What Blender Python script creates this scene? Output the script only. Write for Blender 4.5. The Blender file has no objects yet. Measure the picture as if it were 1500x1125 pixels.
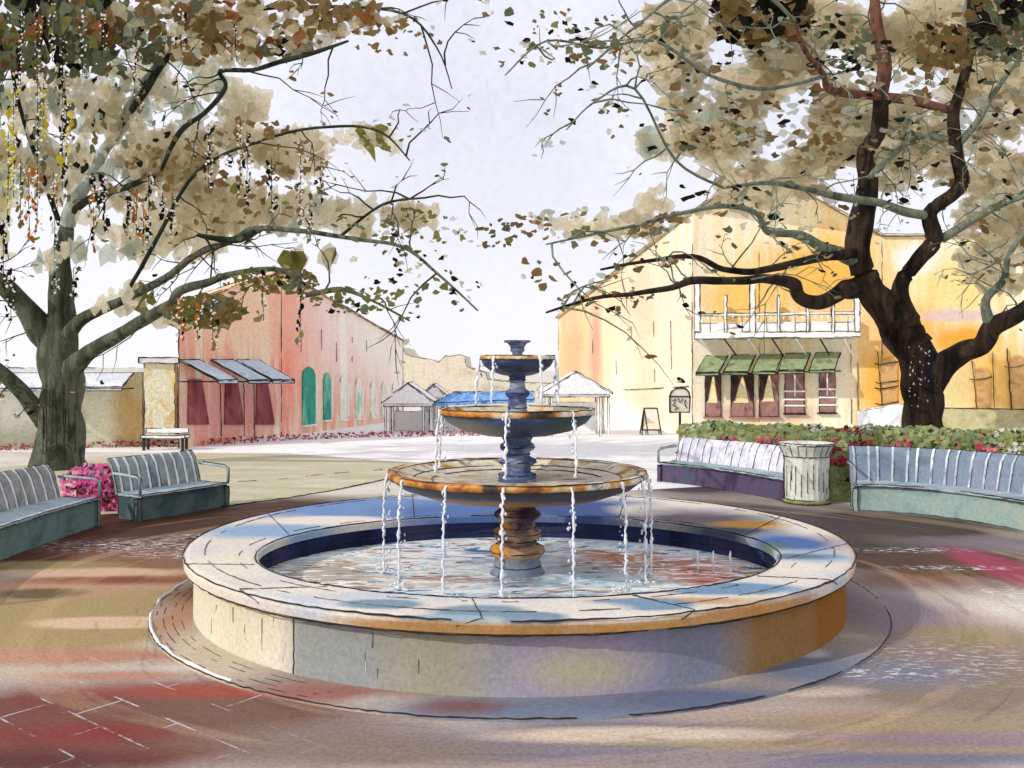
import bpy, math, random
from mathutils import Vector, noise
random.seed(11)
R = random.random
def U(a, b): return random.uniform(a, b)
F, H, HY, CX0 = 1346.0, 2.12, 540.0, 750.0
K = F * H
def P(px, py, d): return Vector(((px - CX0) / F * d, d, H + (HY - py) / F * d))
def onz(px, py, z=0.0):
    d = (H - z) * F / (py - HY)
    return Vector(((px - CX0) / F * d, d, z))
FC = Vector((0.065, 8.82, 0))          # fountain basin centre
CC = Vector((0.048, 8.2, 0))           # column centre

# ------------------------------------------------------------------ colour / materials
def lin(h, k=1.0):
    h = h.lstrip('#')
    o = []
    for i in (0, 2, 4):
        c = int(h[i:i+2], 16) / 255
        c = c / 12.92 if c <= 0.04045 else ((c + 0.055) / 1.055) ** 2.4
        o.append(min(0.93, c / k))
    return (o[0], o[1], o[2], 1)
class N:
    """small node-tree writer"""
    def __init__(s, name):
        s.m = bpy.data.materials.new(name); s.m.use_nodes = True
        s.t = s.m.node_tree; s.t.nodes.clear()
        s.out = s.t.nodes.new('ShaderNodeOutputMaterial')
        g = s.t.nodes.new('ShaderNodeNewGeometry'); s.pos = g.outputs['Position']; s.geo = g
    def l(s, a, b): s.t.links.new(a, b)
    def put(s, sock, v):
        if isinstance(v, bpy.types.NodeSocket): s.l(v, sock)
        else: sock.default_value = v
    def vm(s, op, a, b=None):
        n = s.t.nodes.new('ShaderNodeVectorMath'); n.operation = op
        s.put(n.inputs[0], a)
        if b is not None: s.put(n.inputs[1], b)
        return n.outputs['Value'] if op == 'LENGTH' else n.outputs['Vector']
    def ma(s, op, a, b=0.0, c=None, clamp=False):
        n = s.t.nodes.new('ShaderNodeMath'); n.operation = op; n.use_clamp = clamp
        s.put(n.inputs[0], a); s.put(n.inputs[1], b)
        if c is not None: s.put(n.inputs[2], c)
        return n.outputs[0]
    def noise(s, vec, scale, detail=3, rough=.55, dist=0.0, col=False):
        n = s.t.nodes.new('ShaderNodeTexNoise')
        s.l(vec, n.inputs['Vector']); n.inputs['Scale'].default_value = scale
        n.inputs['Detail'].default_value = detail; n.inputs['Roughness'].default_value = rough
        n.inputs['Distortion'].default_value = dist
        return n.outputs['Color'] if col else n.outputs['Fac']
    def mr(s, v, a, b, c=0.0, d=1.0):
        n = s.t.nodes.new('ShaderNodeMapRange'); n.clamp = True
        s.put(n.inputs[0], v)
        for i, x in enumerate((a, b, c, d)): n.inputs[i+1].default_value = x
        return n.outputs[0]
    def mix(s, f, a, b, mode='MIX'):
        n = s.t.nodes.new('ShaderNodeMix'); n.data_type = 'RGBA'; n.blend_type = mode
        s.put(n.inputs['Factor'], f); s.put(n.inputs['A'], a); s.put(n.inputs['B'], b)
        return n.outputs['Result']
    def ramp(s, f, stops, interp='LINEAR'):
        n = s.t.nodes.new('ShaderNodeValToRGB'); e = n.color_ramp.elements
        n.color_ramp.interpolation = interp
        while len(e) < len(stops): e.new(0.5)
        for i, (p, c) in enumerate(stops): e[i].position = p; e[i].color = c
        s.l(f, n.inputs[0]); return n.outputs[0]
    def blobs(s, col, lst, warp=0.35, wscale=1.2, pos=None):
        pos = pos or s.pos
        w = s.vm('MULTIPLY', s.vm('SUBTRACT', s.noise(pos, wscale, 4, col=True), (.5, .5, .5)), (warp*2, warp*2, warp*2))
        for c, r, color, soft, amt in lst:
            q = s.vm('MULTIPLY', s.vm('SUBTRACT', pos, tuple(c)), tuple(1 / x for x in r))
            dd = s.vm('LENGTH', s.vm('ADD', q, w))
            f = s.mr(dd, 1 - soft, 1 + soft, amt, 0)
            col = s.mix(f, col, color)
        return col
    def grain(s, col, scale, amt):
        g = s.noise(s.pos, scale, 3, .7)
        f = s.mr(g, .3, .7, 1 - amt*1.35, 1 + amt * .7)
        n = s.t.nodes.new('ShaderNodeVectorMath'); n.operation = 'SCALE'
        s.l(col, n.inputs[0]); s.l(f, n.inputs['Scale'])
        return n.outputs[0], g
    def finish(s, col, rough=.9, spec=.15, bump=None, bstr=.25, bdist=.02, transl=0.0, clear=0.0):
        b = s.t.nodes.new('ShaderNodeBsdfPrincipled')
        s.put(b.inputs['Base Color'], col); s.put(b.inputs['Roughness'], rough)
        b.inputs['Specular IOR Level'].default_value = spec
        if bump is not None:
            bn = s.t.nodes.new('ShaderNodeBump'); bn.inputs['Strength'].default_value = bstr
            bn.inputs['Distance'].default_value = bdist
            s.l(bump, bn.inputs['Height']); s.l(bn.outputs[0], b.inputs['Normal'])
        sh = b.outputs[0]
        if transl:
            t = s.t.nodes.new('ShaderNodeBsdfTranslucent'); s.put(t.inputs[0], col)
            m = s.t.nodes.new('ShaderNodeMixShader'); m.inputs[0].default_value = transl
            s.l(sh, m.inputs[1]); s.l(t.outputs[0], m.inputs[2]); sh = m.outputs[0]
        if clear:
            t = s.t.nodes.new('ShaderNodeBsdfTransparent')
            m = s.t.nodes.new('ShaderNodeMixShader'); m.inputs[0].default_value = clear
            s.l(sh, m.inputs[1]); s.l(t.outputs[0], m.inputs[2]); sh = m.outputs[0]
        s.l(sh, s.out.inputs[0]); return s.m
def wash(name, cols, scale=1.5, stretch=(1, 1, 1), k=1.0, grain=.14, gs=18, rough=.9, spec=.12,
         blobs=None, warp=.35, wscale=1.2, transl=0.0, clear=0.0, bstr=.25, bdist=.02):
    n = N(name)
    v = n.vm('MULTIPLY', n.pos, stretch)
    f = n.noise(v, scale, 5, .6, .6)
    st = []
    c = len(cols)
    for i, h in enumerate(cols):
        a = .34 + .32 * i / max(1, c - 1) if c > 1 else .5
        st.append((a, lin(h, k)))
    col = n.ramp(f, st, 'EASE' if c > 1 else 'LINEAR')
    if blobs: col = n.blobs(col, blobs, warp, wscale)
    col, g = n.grain(col, gs, grain)
    return n.finish(col, rough, spec, g, bstr, bdist, transl, clear)

INK = wash('ink_edge', ['#2a2622', '#45403a'], 6, k=1.1)
PENCIL = wash('pencil_edge', ['#4e4a46', '#8a847c'], 6, k=1.1)

# ------------------------------------------------------------------ mesh builder
class MB:
    def __init__(s): s.v = []; s.f = []; s.m = []; s.sm = []
    def poly(s, pts, mi=0, smooth=False):
        b = len(s.v); s.v += [tuple(p) for p in pts]
        s.f.append(tuple(range(b, b + len(pts)))); s.m.append(mi); s.sm.append(smooth)
    def mesh(s, vs, fs, mi=0, smooth=False):
        b = len(s.v); s.v += [tuple(p) for p in vs]
        for f in fs: s.f.append(tuple(i + b for i in f)); s.m.append(mi); s.sm.append(smooth)
    def hexa(s, b4, t4, mi=0, ink=0, inkm=1):
        v = list(b4) + list(t4)
        s.mesh(v, [(3,2,1,0), (4,5,6,7), (0,1,5,4), (1,2,6,5), (2,3,7,6), (3,0,4,7)], mi)
        if ink:
            for a, b in ((0,1),(1,2),(2,3),(3,0),(4,5),(5,6),(6,7),(7,4),(0,4),(1,5),(2,6),(3,7)):
                s.ink([v[a], v[b]], ink, inkm)
    def box(s, c, sz, mi=0, rz=0, ink=0, inkm=1):
        c = Vector(c); x, y, z = (q / 2 for q in sz); co, si = math.cos(rz), math.sin(rz)
        def q(a, b, d): return Vector((c.x + a*co - b*si, c.y + a*si + b*co, c.z + d))
        s.hexa([q(-x,-y,-z), q(x,-y,-z), q(x,y,-z), q(-x,y,-z)], [q(-x,-y,z), q(x,-y,z), q(x,y,z), q(-x,y,z)], mi, ink, inkm)
    def tube(s, pts, rad, mi=0, n=8, smooth=True, wob=0.0):
        pts = [Vector(p) for p in pts]
        if not hasattr(rad, '__len__'): rad = [rad] * len(pts)
        ref = None; vs = []; fs = []
        for i, p in enumerate(pts):
            t = (pts[min(i+1, len(pts)-1)] - pts[max(i-1, 0)])
            t = t.normalized() if t.length > 1e-9 else Vector((0,0,1))
            if ref is None: ref = Vector((0,0,1)) if abs(t.z) < .9 else Vector((1,0,0))
            u = ref.cross(t); u = u.normalized() if u.length > 1e-6 else Vector((1,0,0)); w = t.cross(u); ref = w
            ref = w.cross(t) if False else (Vector((0,0,1)) if abs(t.z) < .9 else ref)
            if abs(t.z) >= .9: u = Vector((1,0,0)); u = (u - t*u.dot(t)).normalized(); w = t.cross(u)
            for j in range(n):
                a = 2*math.pi*j/n
                r = rad[i] * (1 + wob * noise.noise(Vector((p.x*1.3+math.cos(a), p.y*1.3+math.sin(a), p.z*1.1))))
                vs.append(p + u*math.cos(a)*r + w*math.sin(a)*r)
        for i in range(len(pts)-1):
            for j in range(n):
                a = i*n+j; b = i*n+(j+1) % n
                fs.append((a, b, b+n, a+n))
        fs.append(tuple(reversed(range(n)))); fs.append(tuple(range((len(pts)-1)*n, len(pts)*n)))
        s.mesh(vs, fs, mi, smooth)
    def ink(s, pts, r, mi=1, gap=.30, jit=.7):
        """broken, wobbling charcoal line along a real edge"""
        pts = [Vector(p) for p in pts]; out = []
        step = max(r * 9, .02)
        for a, b in zip(pts, pts[1:]):
            n = max(1, min(60, int((b-a).length / step)))
            for i in range(n): out.append(a.lerp(b, i / n))
        out.append(pts[-1]); sd = R() * 99
        run = []; rr = []
        def flush():
            if len(run) > 1: s.tube(run, rr, mi, 4, False)
        for i, p in enumerate(out):
            q = noise.noise(Vector((i * .13 + sd, sd, 0))) * .62 + .5
            if q < gap: flush(); run, rr = [], []; continue
            run.append(p + Vector((U(-1,1), U(-1,1), U(-1,1))) * r * jit)
            rr.append(r * (.40 + 1.15 * q * U(.6, 1.15)))
        flush()
    def lathe(s, prof, c, seg=64, mi=0, smooth=True, sx=1, sy=1, flute=0, fn=24):
        c = Vector(c); vs = []; fs = []
        for r, z in prof:
            for j in range(seg):
                a = 2*math.pi*j/seg
                rr = r * (1 + flute * (1 if (j * fn // seg * 2) % 2 else 0))
                if flute: rr = r * (1 - flute * abs(math.sin(a * fn / 2)) ** .5)
                vs.append((c.x + rr*sx*math.cos(a), c.y + rr*sy*math.sin(a), c.z + z))
        for i in range(len(prof)-1):
            for j in range(seg):
                a = i*seg+j; b = i*seg+(j+1) % seg
                fs.append((a, b, b+seg, a+seg))
        s.mesh(vs, fs, mi, smooth)
    def ring(s, c, r, z, ink, mi=1, sx=1, sy=1, gap=.25, a0=0, a1=360):
        s.ink([(c[0]+r*sx*math.cos(math.radians(a)), c[1]+r*sy*math.sin(math.radians(a)), z) for a in [a0+(a1-a0)*i/90 for i in range(91)]], ink, mi, gap)
    def leaf(s, c, size, mi=0, asp=1.0, n=6, tilt=.5, up=0.0):
        """one jagged irregular leaf-spray face"""
        c = Vector(c); nr = Vector((U(-1,1)*tilt*1.4, -1, U(-1,1)*tilt)).normalized()
        u = nr.cross(Vector((0,0,1))).normalized(); w = u.cross(nr)
        th = up + U(-.6, .6); ct, st = math.cos(th), math.sin(th)
        a0 = R()*6.28; pts = []
        for i in range(n):
            a = a0 + 2*math.pi*(i + U(-.28,.28))/n
            r = size * (U(.4, 1.15) if n < 8 else U(.35, 1.25))
            x, y = r*math.cos(a), r*math.sin(a)/asp
            pts.append(c + u*(x*ct - y*st) + w*(x*st + y*ct))
        s.poly(pts, mi)
    def sweep(s, path, prof, mi=0, cap=True, ink=0, inkm=1, inkat=None, closed=True):
        """cross-section prof [(out, z)] carried along a ground path"""
        n = len(path); m = len(prof); vs = []; fs = []
        for i, p in enumerate(path):
            a = path[max(0, i-1)]; b = path[min(n-1, i+1)]
            t = Vector((b[0]-a[0], b[1]-a[1], 0)).normalized(); o = Vector((-t.y, t.x, 0))
            for (q, z) in prof: vs.append(Vector((p[0], p[1], 0)) + o*q + Vector((0,0,z)))
        for i in range(n-1):
            for j in range(m if closed else m-1):
                a = i*m+j; b = i*m+(j+1) % m
                fs.append((a, b, b+m, a+m))
        if cap: fs.append(tuple(range(m))); fs.append(tuple((n-1)*m+j for j in reversed(range(m))))
        s.mesh(vs, fs, mi)
        if ink:
            for j in (inkat if inkat is not None else range(m)): s.ink([vs[i*m+j] for i in range(n)], ink, inkm)
            for e in (0, n-1): s.ink([vs[e*m+j] for j in range(m)] + [vs[e*m]], ink, inkm)
    def build(s, name, mats, parent=None):
        me = bpy.data.meshes.new(name)
        o = bpy.data.objects.new(name, me); bpy.context.scene.collection.objects.link(o)
        off = Vector((0,0,0)); q = parent
        while q: off += q.location; q = q.parent
        if parent is None and s.v:
            xs = [v[0] for v in s.v]; ys = [v[1] for v in s.v]; zs = [v[2] for v in s.v]
            base = Vector(((min(xs)+max(xs))/2, (min(ys)+max(ys))/2, min(zs)))
            o.location = base; off = base
        if parent: o.parent = parent
        me.from_pydata([(v[0]-off.x, v[1]-off.y, v[2]-off.z) for v in s.v], [], s.f)
        for mt in (mats if isinstance(mats, (list, tuple)) else [mats]): me.materials.append(mt)
        me.polygons.foreach_set('material_index', s.m); me.polygons.foreach_set('use_smooth', s.sm)
        me.update(); return o
def thing(name, loc, label, cat, group=None):
    o = bpy.data.objects.new(name, None); bpy.context.scene.collection.objects.link(o)
    o.location = loc; o.empty_display_size = .2
    return tag(o, label, cat, group)
def tag(o, label, cat, group=None):
    o['label'] = label; o['category'] = cat
    if group: o['group'] = group
    return o
def struct(o): o['kind'] = 'structure'; return o
def kd(d, px=.85): return px * d / F            # ink radius at a working scale

# ------------------------------------------------------------------ ground
def gb(px, py, rx, ry, hexc, soft=.35, amt=1.0, z=0.0, k=1.6):
    c = onz(px, py, z)
    y0 = onz(px, py + ry, z).y; y1 = onz(px, max(py - ry, HY + 8), z).y
    return ((c.x, (y0 + y1) / 2, z), (rx * c.y / F, (y1 - y0) / 2, 50), lin(hexc, k), soft, amt)
def ground_mat():
    n = N('plaza_paving')
    kk = 1.28
    rel = n.vm('SUBTRACT', n.pos, tuple(FC))
    sp = n.t.nodes.new('ShaderNodeSeparateXYZ'); n.l(rel, sp.inputs[0])
    x, y = sp.outputs[0], sp.outputs[1]
    th = n.ma('ARCTAN2', x, n.ma('MULTIPLY', y, -1.0))
    r = n.ma('SQRT', n.ma('ADD', n.ma('MULTIPLY', x, x), n.ma('MULTIPLY', y, y)))
    cb = n.t.nodes.new('ShaderNodeCombineXYZ'); n.l(n.ma('MULTIPLY', r, 2.1), cb.inputs[0]); n.l(n.ma('MULTIPLY', th, 1.1), cb.inputs[1])
    pol = cb.outputs[0]
    streak = n.noise(pol, 1.0, 5, .6, .5)
    streak2 = n.noise(pol, 2.6, 5, .65, .8)
    col = n.ramp(n.noise(n.pos, .5, 5, .6, .5), [(.35, lin('#e8dccb', kk)), (.65, lin('#fbf5ea', kk))])
    L = [  # bluish and dark patches on the right paint shade into the paving
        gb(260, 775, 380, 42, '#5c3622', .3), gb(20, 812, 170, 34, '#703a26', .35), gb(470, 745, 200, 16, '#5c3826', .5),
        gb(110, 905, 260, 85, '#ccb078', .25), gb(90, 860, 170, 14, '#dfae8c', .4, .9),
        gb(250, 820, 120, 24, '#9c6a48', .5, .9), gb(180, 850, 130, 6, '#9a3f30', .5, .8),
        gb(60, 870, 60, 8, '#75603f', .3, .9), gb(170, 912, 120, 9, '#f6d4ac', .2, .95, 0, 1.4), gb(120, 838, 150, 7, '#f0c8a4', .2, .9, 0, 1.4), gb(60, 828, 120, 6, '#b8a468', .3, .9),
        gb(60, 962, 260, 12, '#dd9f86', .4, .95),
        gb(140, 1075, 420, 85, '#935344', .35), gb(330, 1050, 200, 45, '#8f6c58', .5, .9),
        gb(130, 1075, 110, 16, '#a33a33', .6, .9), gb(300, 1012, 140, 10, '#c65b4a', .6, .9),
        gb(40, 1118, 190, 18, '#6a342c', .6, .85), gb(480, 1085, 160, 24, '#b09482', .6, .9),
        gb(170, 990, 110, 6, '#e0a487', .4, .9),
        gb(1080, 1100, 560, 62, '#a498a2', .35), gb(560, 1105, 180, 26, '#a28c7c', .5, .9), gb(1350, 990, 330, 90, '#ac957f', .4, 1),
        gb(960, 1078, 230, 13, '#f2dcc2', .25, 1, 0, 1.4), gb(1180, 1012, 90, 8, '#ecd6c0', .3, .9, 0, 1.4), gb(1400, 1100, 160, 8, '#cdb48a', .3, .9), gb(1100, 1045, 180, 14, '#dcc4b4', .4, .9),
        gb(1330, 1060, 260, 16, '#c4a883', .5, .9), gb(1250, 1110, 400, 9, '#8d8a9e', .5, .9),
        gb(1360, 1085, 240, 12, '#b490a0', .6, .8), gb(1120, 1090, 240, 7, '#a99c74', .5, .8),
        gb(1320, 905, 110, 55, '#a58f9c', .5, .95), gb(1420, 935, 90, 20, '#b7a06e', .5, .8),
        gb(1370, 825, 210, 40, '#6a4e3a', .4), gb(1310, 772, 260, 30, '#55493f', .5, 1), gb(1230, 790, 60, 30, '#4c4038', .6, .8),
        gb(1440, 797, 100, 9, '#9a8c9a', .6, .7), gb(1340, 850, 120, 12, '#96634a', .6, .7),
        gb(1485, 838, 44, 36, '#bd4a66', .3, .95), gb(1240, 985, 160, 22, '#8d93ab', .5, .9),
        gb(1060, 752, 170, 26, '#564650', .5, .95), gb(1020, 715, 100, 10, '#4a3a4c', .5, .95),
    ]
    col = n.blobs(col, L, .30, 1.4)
    # long concentric brush-like wear of the bricks
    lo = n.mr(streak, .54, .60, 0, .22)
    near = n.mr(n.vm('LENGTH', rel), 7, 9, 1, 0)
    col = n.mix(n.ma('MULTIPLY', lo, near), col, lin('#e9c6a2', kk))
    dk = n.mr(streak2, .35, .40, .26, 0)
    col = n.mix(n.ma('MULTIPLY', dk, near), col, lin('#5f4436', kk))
    # pale brick joints, worn away in most places
    mp = n.t.nodes.new('ShaderNodeMapping'); n.l(n.pos, mp.inputs[0]); mp.inputs['Rotation'].default_value = (0, 0, math.radians(38))
    br = n.t.nodes.new('ShaderNodeTexBrick'); n.l(mp.outputs[0], br.inputs[0])
    br.inputs['Scale'].default_value = 1; br.inputs['Brick Width'].default_value = .62; br.inputs['Row Height'].default_value = .31
    br.inputs['Mortar Size'].default_value = .008; br.inputs['Mortar Smooth'].default_value = .4
    wear = n.mr(n.noise(n.pos, 2.2, 5, .7), .50, .60)
    jr = n.blobs((0, 0, 0, 1), [gb(150, 1050, 300, 100, 'ffffff', .4, 1, 0, 1), gb(1330, 960, 120, 60, '777777', .4, 1, 0, 1)], .2)
    jm = n.ma('MULTIPLY', n.ma('MULTIPLY', br.outputs['Fac'], wear), n.mr(jr, 0, 1, .07, 1))
    col = n.mix(n.ma('MULTIPLY', jm, near), col, lin('#d8d6dc', kk))
    # broken white wet glints, painted into the paving colour
    fl = n.noise(n.vm('MULTIPLY', n.pos, (.40, 1.25, 1)), 19, 3, .65)
    fm = n.mr(fl, .545, .585)
    gl = n.blobs((0, 0, 0, 1), [gb(200, 799, 130, 9, 'ffffff', .5, 1, 0, 1), gb(250, 812, 60, 5, 'ffffff', .5, 1, 0, 1), gb(300, 786, 60, 4, 'ffffff', .4, 1, 0, 1),
        gb(1330, 806, 80, 3.5, 'ffffff', .4, 1, 0, 1), gb(1400, 832, 90, 3.5, 'ffffff', .4, 1, 0, 1), gb(1475, 868, 45, 8, 'ffffff', .5, 1, 0, 1), gb(1478, 893, 50, 7, 'ffffff', .5, 1, 0, 1),
        gb(1400, 968, 120, 28, 'bbbbbb', .6, 1, 0, 1), gb(1290, 985, 90, 7, 'ffffff', .5, 1, 0, 1), gb(1180, 985, 60, 4, 'ffffff', .5, 1, 0, 1)], .22, 2.0)
    col = n.mix(n.ma('MULTIPLY', fm, n.mr(gl, 0, 1, 0, .9)), col, lin('#f6f4f6', 1.2))
    col, g = n.grain(col, 34, .22)
    return n.finish(col, n.mr(streak, .4, .6, .55, .95), .25, g, .3, .012)
mb = MB()
g = 60
S = [-900, -200, -60, -20, 0, 20, 60, 200, 900]
for i in range(len(S)-1):
    for j in range(len(S)-1):
        mb.poly([(S[i], S[j], 0), (S[i+1], S[j], 0), (S[i+1], S[j+1], 0), (S[i], S[j+1], 0)])
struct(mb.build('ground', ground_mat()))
# lawn strip and pale street behind the plaza
lawn_m = wash('lawn_wash', ['#cdc9a4', '#dcd3b4', '#e9dfc8'], .7, (1, 2.5, 1), 1.28, gs=14)
street_m = wash('street_wash', ['#f6f0ea', '#fefcfa', '#f2eaec'], .5, (1, 2, 1), .98, gs=10)
mb = MB()
edge = [(250, 748), (330, 741), (420, 729), (500, 716), (565, 702)]
far = [(640, 680), (420, 664), (300, 664), (120, 676), (-160, 694), (-160, 770)]
mb.poly([onz(x, y, .008) for x, y in edge + far])
mb.ink([onz(x, y, .012) for x, y in edge], kd(14, .9), 1, .2)
mb.ink([onz(x, y, .012) for x, y in [(330, 706), (400, 703), (480, 694), (560, 688)]], kd(17, .6), 2, .5)
struct(mb.build('lawn', [lawn_m, INK, PENCIL]))
mb = MB()
mb.poly([onz(x, y, .004) for x, y in [(500, 690), (900, 720), (1250, 700), (2300, 655), (1900, 601), (-400, 601), (-900, 655), (0, 662), (420, 664)]])
struct(mb.build('street', street_m))

# ------------------------------------------------------------------ sky dome = world
sc = bpy.context.scene
w = bpy.data.worlds.new('World'); sc.world = w; w.use_nodes = True
nt = w.node_tree; nt.nodes.clear()
sun_dir = Vector((-.74, -.43, .52)).normalized()
el = math.asin(sun_dir.z)
sky = nt.nodes.new('ShaderNodeTexSky'); sky.sky_type = 'NISHITA'; sky.sun_disc = False
sky.sun_elevation = el; sky.sun_rotation = math.atan2(sun_dir.x, sun_dir.y)
tc = nt.nodes.new('ShaderNodeTexCoord')
def wn(scale, det): 
    q = nt.nodes.new('ShaderNodeTexNoise'); nt.links.new(tc.outputs['Generated'], q.inputs['Vector'])
    q.inputs['Scale'].default_value = scale; q.inputs['Detail'].default_value = det; return q.outputs['Fac']
rp = nt.nodes.new('ShaderNodeValToRGB'); e = rp.color_ramp.elements
e[0].position = .38; e[0].color = (.775, .79, .92, 1); e[1].position = .62; e[1].color = (.90, .905, .97, 1)
nt.links.new(wn(3.0, 5), rp.inputs[0])
gr = nt.nodes.new('ShaderNodeMapRange'); nt.links.new(wn(110, 3), gr.inputs[0])
gr.inputs[1].default_value = .35; gr.inputs[2].default_value = .65; gr.inputs[3].default_value = .965; gr.inputs[4].default_value = 1.03
sx = nt.nodes.new('ShaderNodeVectorMath'); sx.operation = 'SCALE'; nt.links.new(rp.outputs[0], sx.inputs[0]); nt.links.new(gr.outputs[0], sx.inputs['Scale'])
# brighter and whiter toward the horizon
sz = nt.nodes.new('ShaderNodeSeparateXYZ'); nt.links.new(tc.outputs['Generated'], sz.inputs[0])
hz = nt.nodes.new('ShaderNodeMapRange'); nt.links.new(sz.outputs[2], hz.inputs[0])
hz.inputs[1].default_value = 0; hz.inputs[2].default_value = .28; hz.inputs[3].default_value = .8; hz.inputs[4].default_value = 0
mh = nt.nodes.new('ShaderNodeMix'); mh.data_type = 'RGBA'; nt.links.new(hz.outputs[0], mh.inputs['Factor'])
nt.links.new(sx.outputs[0], mh.inputs['A']); mh.inputs['B'].default_value = (.97, .955, .965, 1)
bg1 = nt.nodes.new('ShaderNodeBackground'); nt.links.new(sky.outputs[0], bg1.inputs[0]); bg1.inputs[1].default_value = .06
bg2 = nt.nodes.new('ShaderNodeBackground'); nt.links.new(mh.outputs['Result'], bg2.inputs[0]); bg2.inputs[1].default_value = 1.09
ms = nt.nodes.new('ShaderNodeMixShader'); ms.inputs[0].default_value = .94
nt.links.new(bg1.outputs[0], ms.inputs[1]); nt.links.new(bg2.outputs[0], ms.inputs[2])
wo = nt.nodes.new('ShaderNodeOutputWorld'); nt.links.new(ms.outputs[0], wo.inputs[0])
sl = bpy.data.lights.new('sun', 'SUN'); sl.energy = 2.6; sl.angle = math.radians(.8); sl.color = (1, .95, .86)
so = bpy.data.objects.new('sun', sl); sc.collection.objects.link(so)
so.rotation_euler = (-sun_dir).to_track_quat('-Z', 'Y').to_euler(); so.location = sun_dir * 60
cam = bpy.data.cameras.new('camera'); co = bpy.data.objects.new('camera', cam); sc.collection.objects.link(co)
co.location = (0, 0, H); co.rotation_euler = (math.radians(90), 0, 0)
cam.sensor_width = 36; cam.lens = F / 1500 * 36; cam.shift_y = -22.5 / 1500; cam.clip_end = 3000
sc.camera = co
sc.view_settings.view_transform = 'Standard'; sc.view_settings.look = 'None'; sc.view_settings.exposure = 0

# ------------------------------------------------------------------ fountain
def zb(px, py, rx, ry, hexc, soft=.2, amt=1.0, z=.54, k=1.25): return gb(px, py, rx, ry, hexc, soft, amt, z, k)
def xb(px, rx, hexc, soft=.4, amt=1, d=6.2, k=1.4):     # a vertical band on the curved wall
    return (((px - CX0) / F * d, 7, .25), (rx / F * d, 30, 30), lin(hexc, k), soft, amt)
wall_m = wash('basin_wall_stone', ['#a3a196', '#adaaa6', '#999a90'], 1.1, (1, 1, 2), 1.2, gs=30, blobs=[  # cream lit side and grey-blue shaded front are painted into the colour
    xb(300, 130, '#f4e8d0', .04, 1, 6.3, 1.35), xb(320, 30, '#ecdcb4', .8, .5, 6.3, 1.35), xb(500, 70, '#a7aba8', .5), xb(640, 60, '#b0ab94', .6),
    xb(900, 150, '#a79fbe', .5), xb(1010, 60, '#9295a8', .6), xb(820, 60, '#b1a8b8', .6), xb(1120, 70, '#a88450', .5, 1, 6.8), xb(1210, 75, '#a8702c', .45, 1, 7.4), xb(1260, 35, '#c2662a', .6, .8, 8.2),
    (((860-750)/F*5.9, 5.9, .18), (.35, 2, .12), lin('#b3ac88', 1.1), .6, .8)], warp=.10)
cap_m = wash('coping_stone', ['#e9ddcb', '#efe5d8', '#d8dbe0'], 1.0, (1, 1, 1), 1.25, gs=30, blobs=[  # blue and dark patches paint shadows into the coping colour
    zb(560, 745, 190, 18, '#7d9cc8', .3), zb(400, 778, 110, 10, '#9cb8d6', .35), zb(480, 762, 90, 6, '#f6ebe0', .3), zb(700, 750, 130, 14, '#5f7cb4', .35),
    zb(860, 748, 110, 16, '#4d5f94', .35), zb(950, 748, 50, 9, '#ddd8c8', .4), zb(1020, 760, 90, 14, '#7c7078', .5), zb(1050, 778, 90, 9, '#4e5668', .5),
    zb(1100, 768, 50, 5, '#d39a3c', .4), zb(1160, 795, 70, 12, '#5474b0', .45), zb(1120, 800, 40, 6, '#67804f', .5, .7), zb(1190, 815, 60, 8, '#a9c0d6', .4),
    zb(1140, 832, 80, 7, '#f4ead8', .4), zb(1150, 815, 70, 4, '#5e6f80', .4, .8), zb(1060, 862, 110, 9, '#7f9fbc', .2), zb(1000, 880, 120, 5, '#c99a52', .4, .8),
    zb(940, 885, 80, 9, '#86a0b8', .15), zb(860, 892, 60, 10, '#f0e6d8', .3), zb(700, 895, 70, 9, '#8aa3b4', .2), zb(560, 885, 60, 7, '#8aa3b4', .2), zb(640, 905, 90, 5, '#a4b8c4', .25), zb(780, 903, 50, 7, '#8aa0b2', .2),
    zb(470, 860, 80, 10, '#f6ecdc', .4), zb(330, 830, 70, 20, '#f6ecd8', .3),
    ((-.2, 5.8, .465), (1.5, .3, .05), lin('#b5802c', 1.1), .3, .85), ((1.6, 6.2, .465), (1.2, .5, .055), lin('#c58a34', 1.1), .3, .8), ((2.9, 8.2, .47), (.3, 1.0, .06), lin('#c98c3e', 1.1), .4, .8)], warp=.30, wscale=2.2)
basin_in = wash('basin_inner_stone', ['#1c2038', '#2c365c', '#463f60'], 1.4, (1, 1, .4), .9, gs=30)
floor_m = wash('basin_floor', ['#c8b79c', '#9fb8c4', '#e2d9cc'], 1.2, k=1.2)
ft = thing('fountain', FC, 'three-tiered stone fountain in a wide round basin with cream coping painted with blue shadow', 'fountain')
SEG = 128
def circ(r, z, j): a = 2*math.pi*j/SEG; return Vector((FC.x + r*math.cos(a), FC.y + r*math.sin(a), z))
def oval(k, z, j): a = 2*math.pi*j/SEG; return Vector((CC.x + 2.24*k*math.cos(a), 8.11 + 1.77*k*math.sin(a), z))
def rings(mb, rows, mi, smooth=False):
    vs = [fn(k, z, j) for fn, k, z in rows for j in range(SEG)]; fs = []
    for i in range(len(rows)-1):
        for j in range(SEG):
            a = i*SEG+j; b = i*SEG+(j+1) % SEG; fs.append((a, b, b+SEG, a+SEG))
    mb.mesh(vs, fs, mi, smooth)
mb = MB(); rings(mb, [(circ, 2.98, 0), (circ, 2.955, .02), (circ, 2.95, .43)], 0, True)
ir = .0062
mb.ink([circ(2.975, .01, j) for j in range(SEG+1)], ir, 1, .28)
for a in (238,): mb.ink([circ(2.955, z, a/360*SEG) for z in (.0, .2, .43)], ir*.8, 1, .1)
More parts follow.
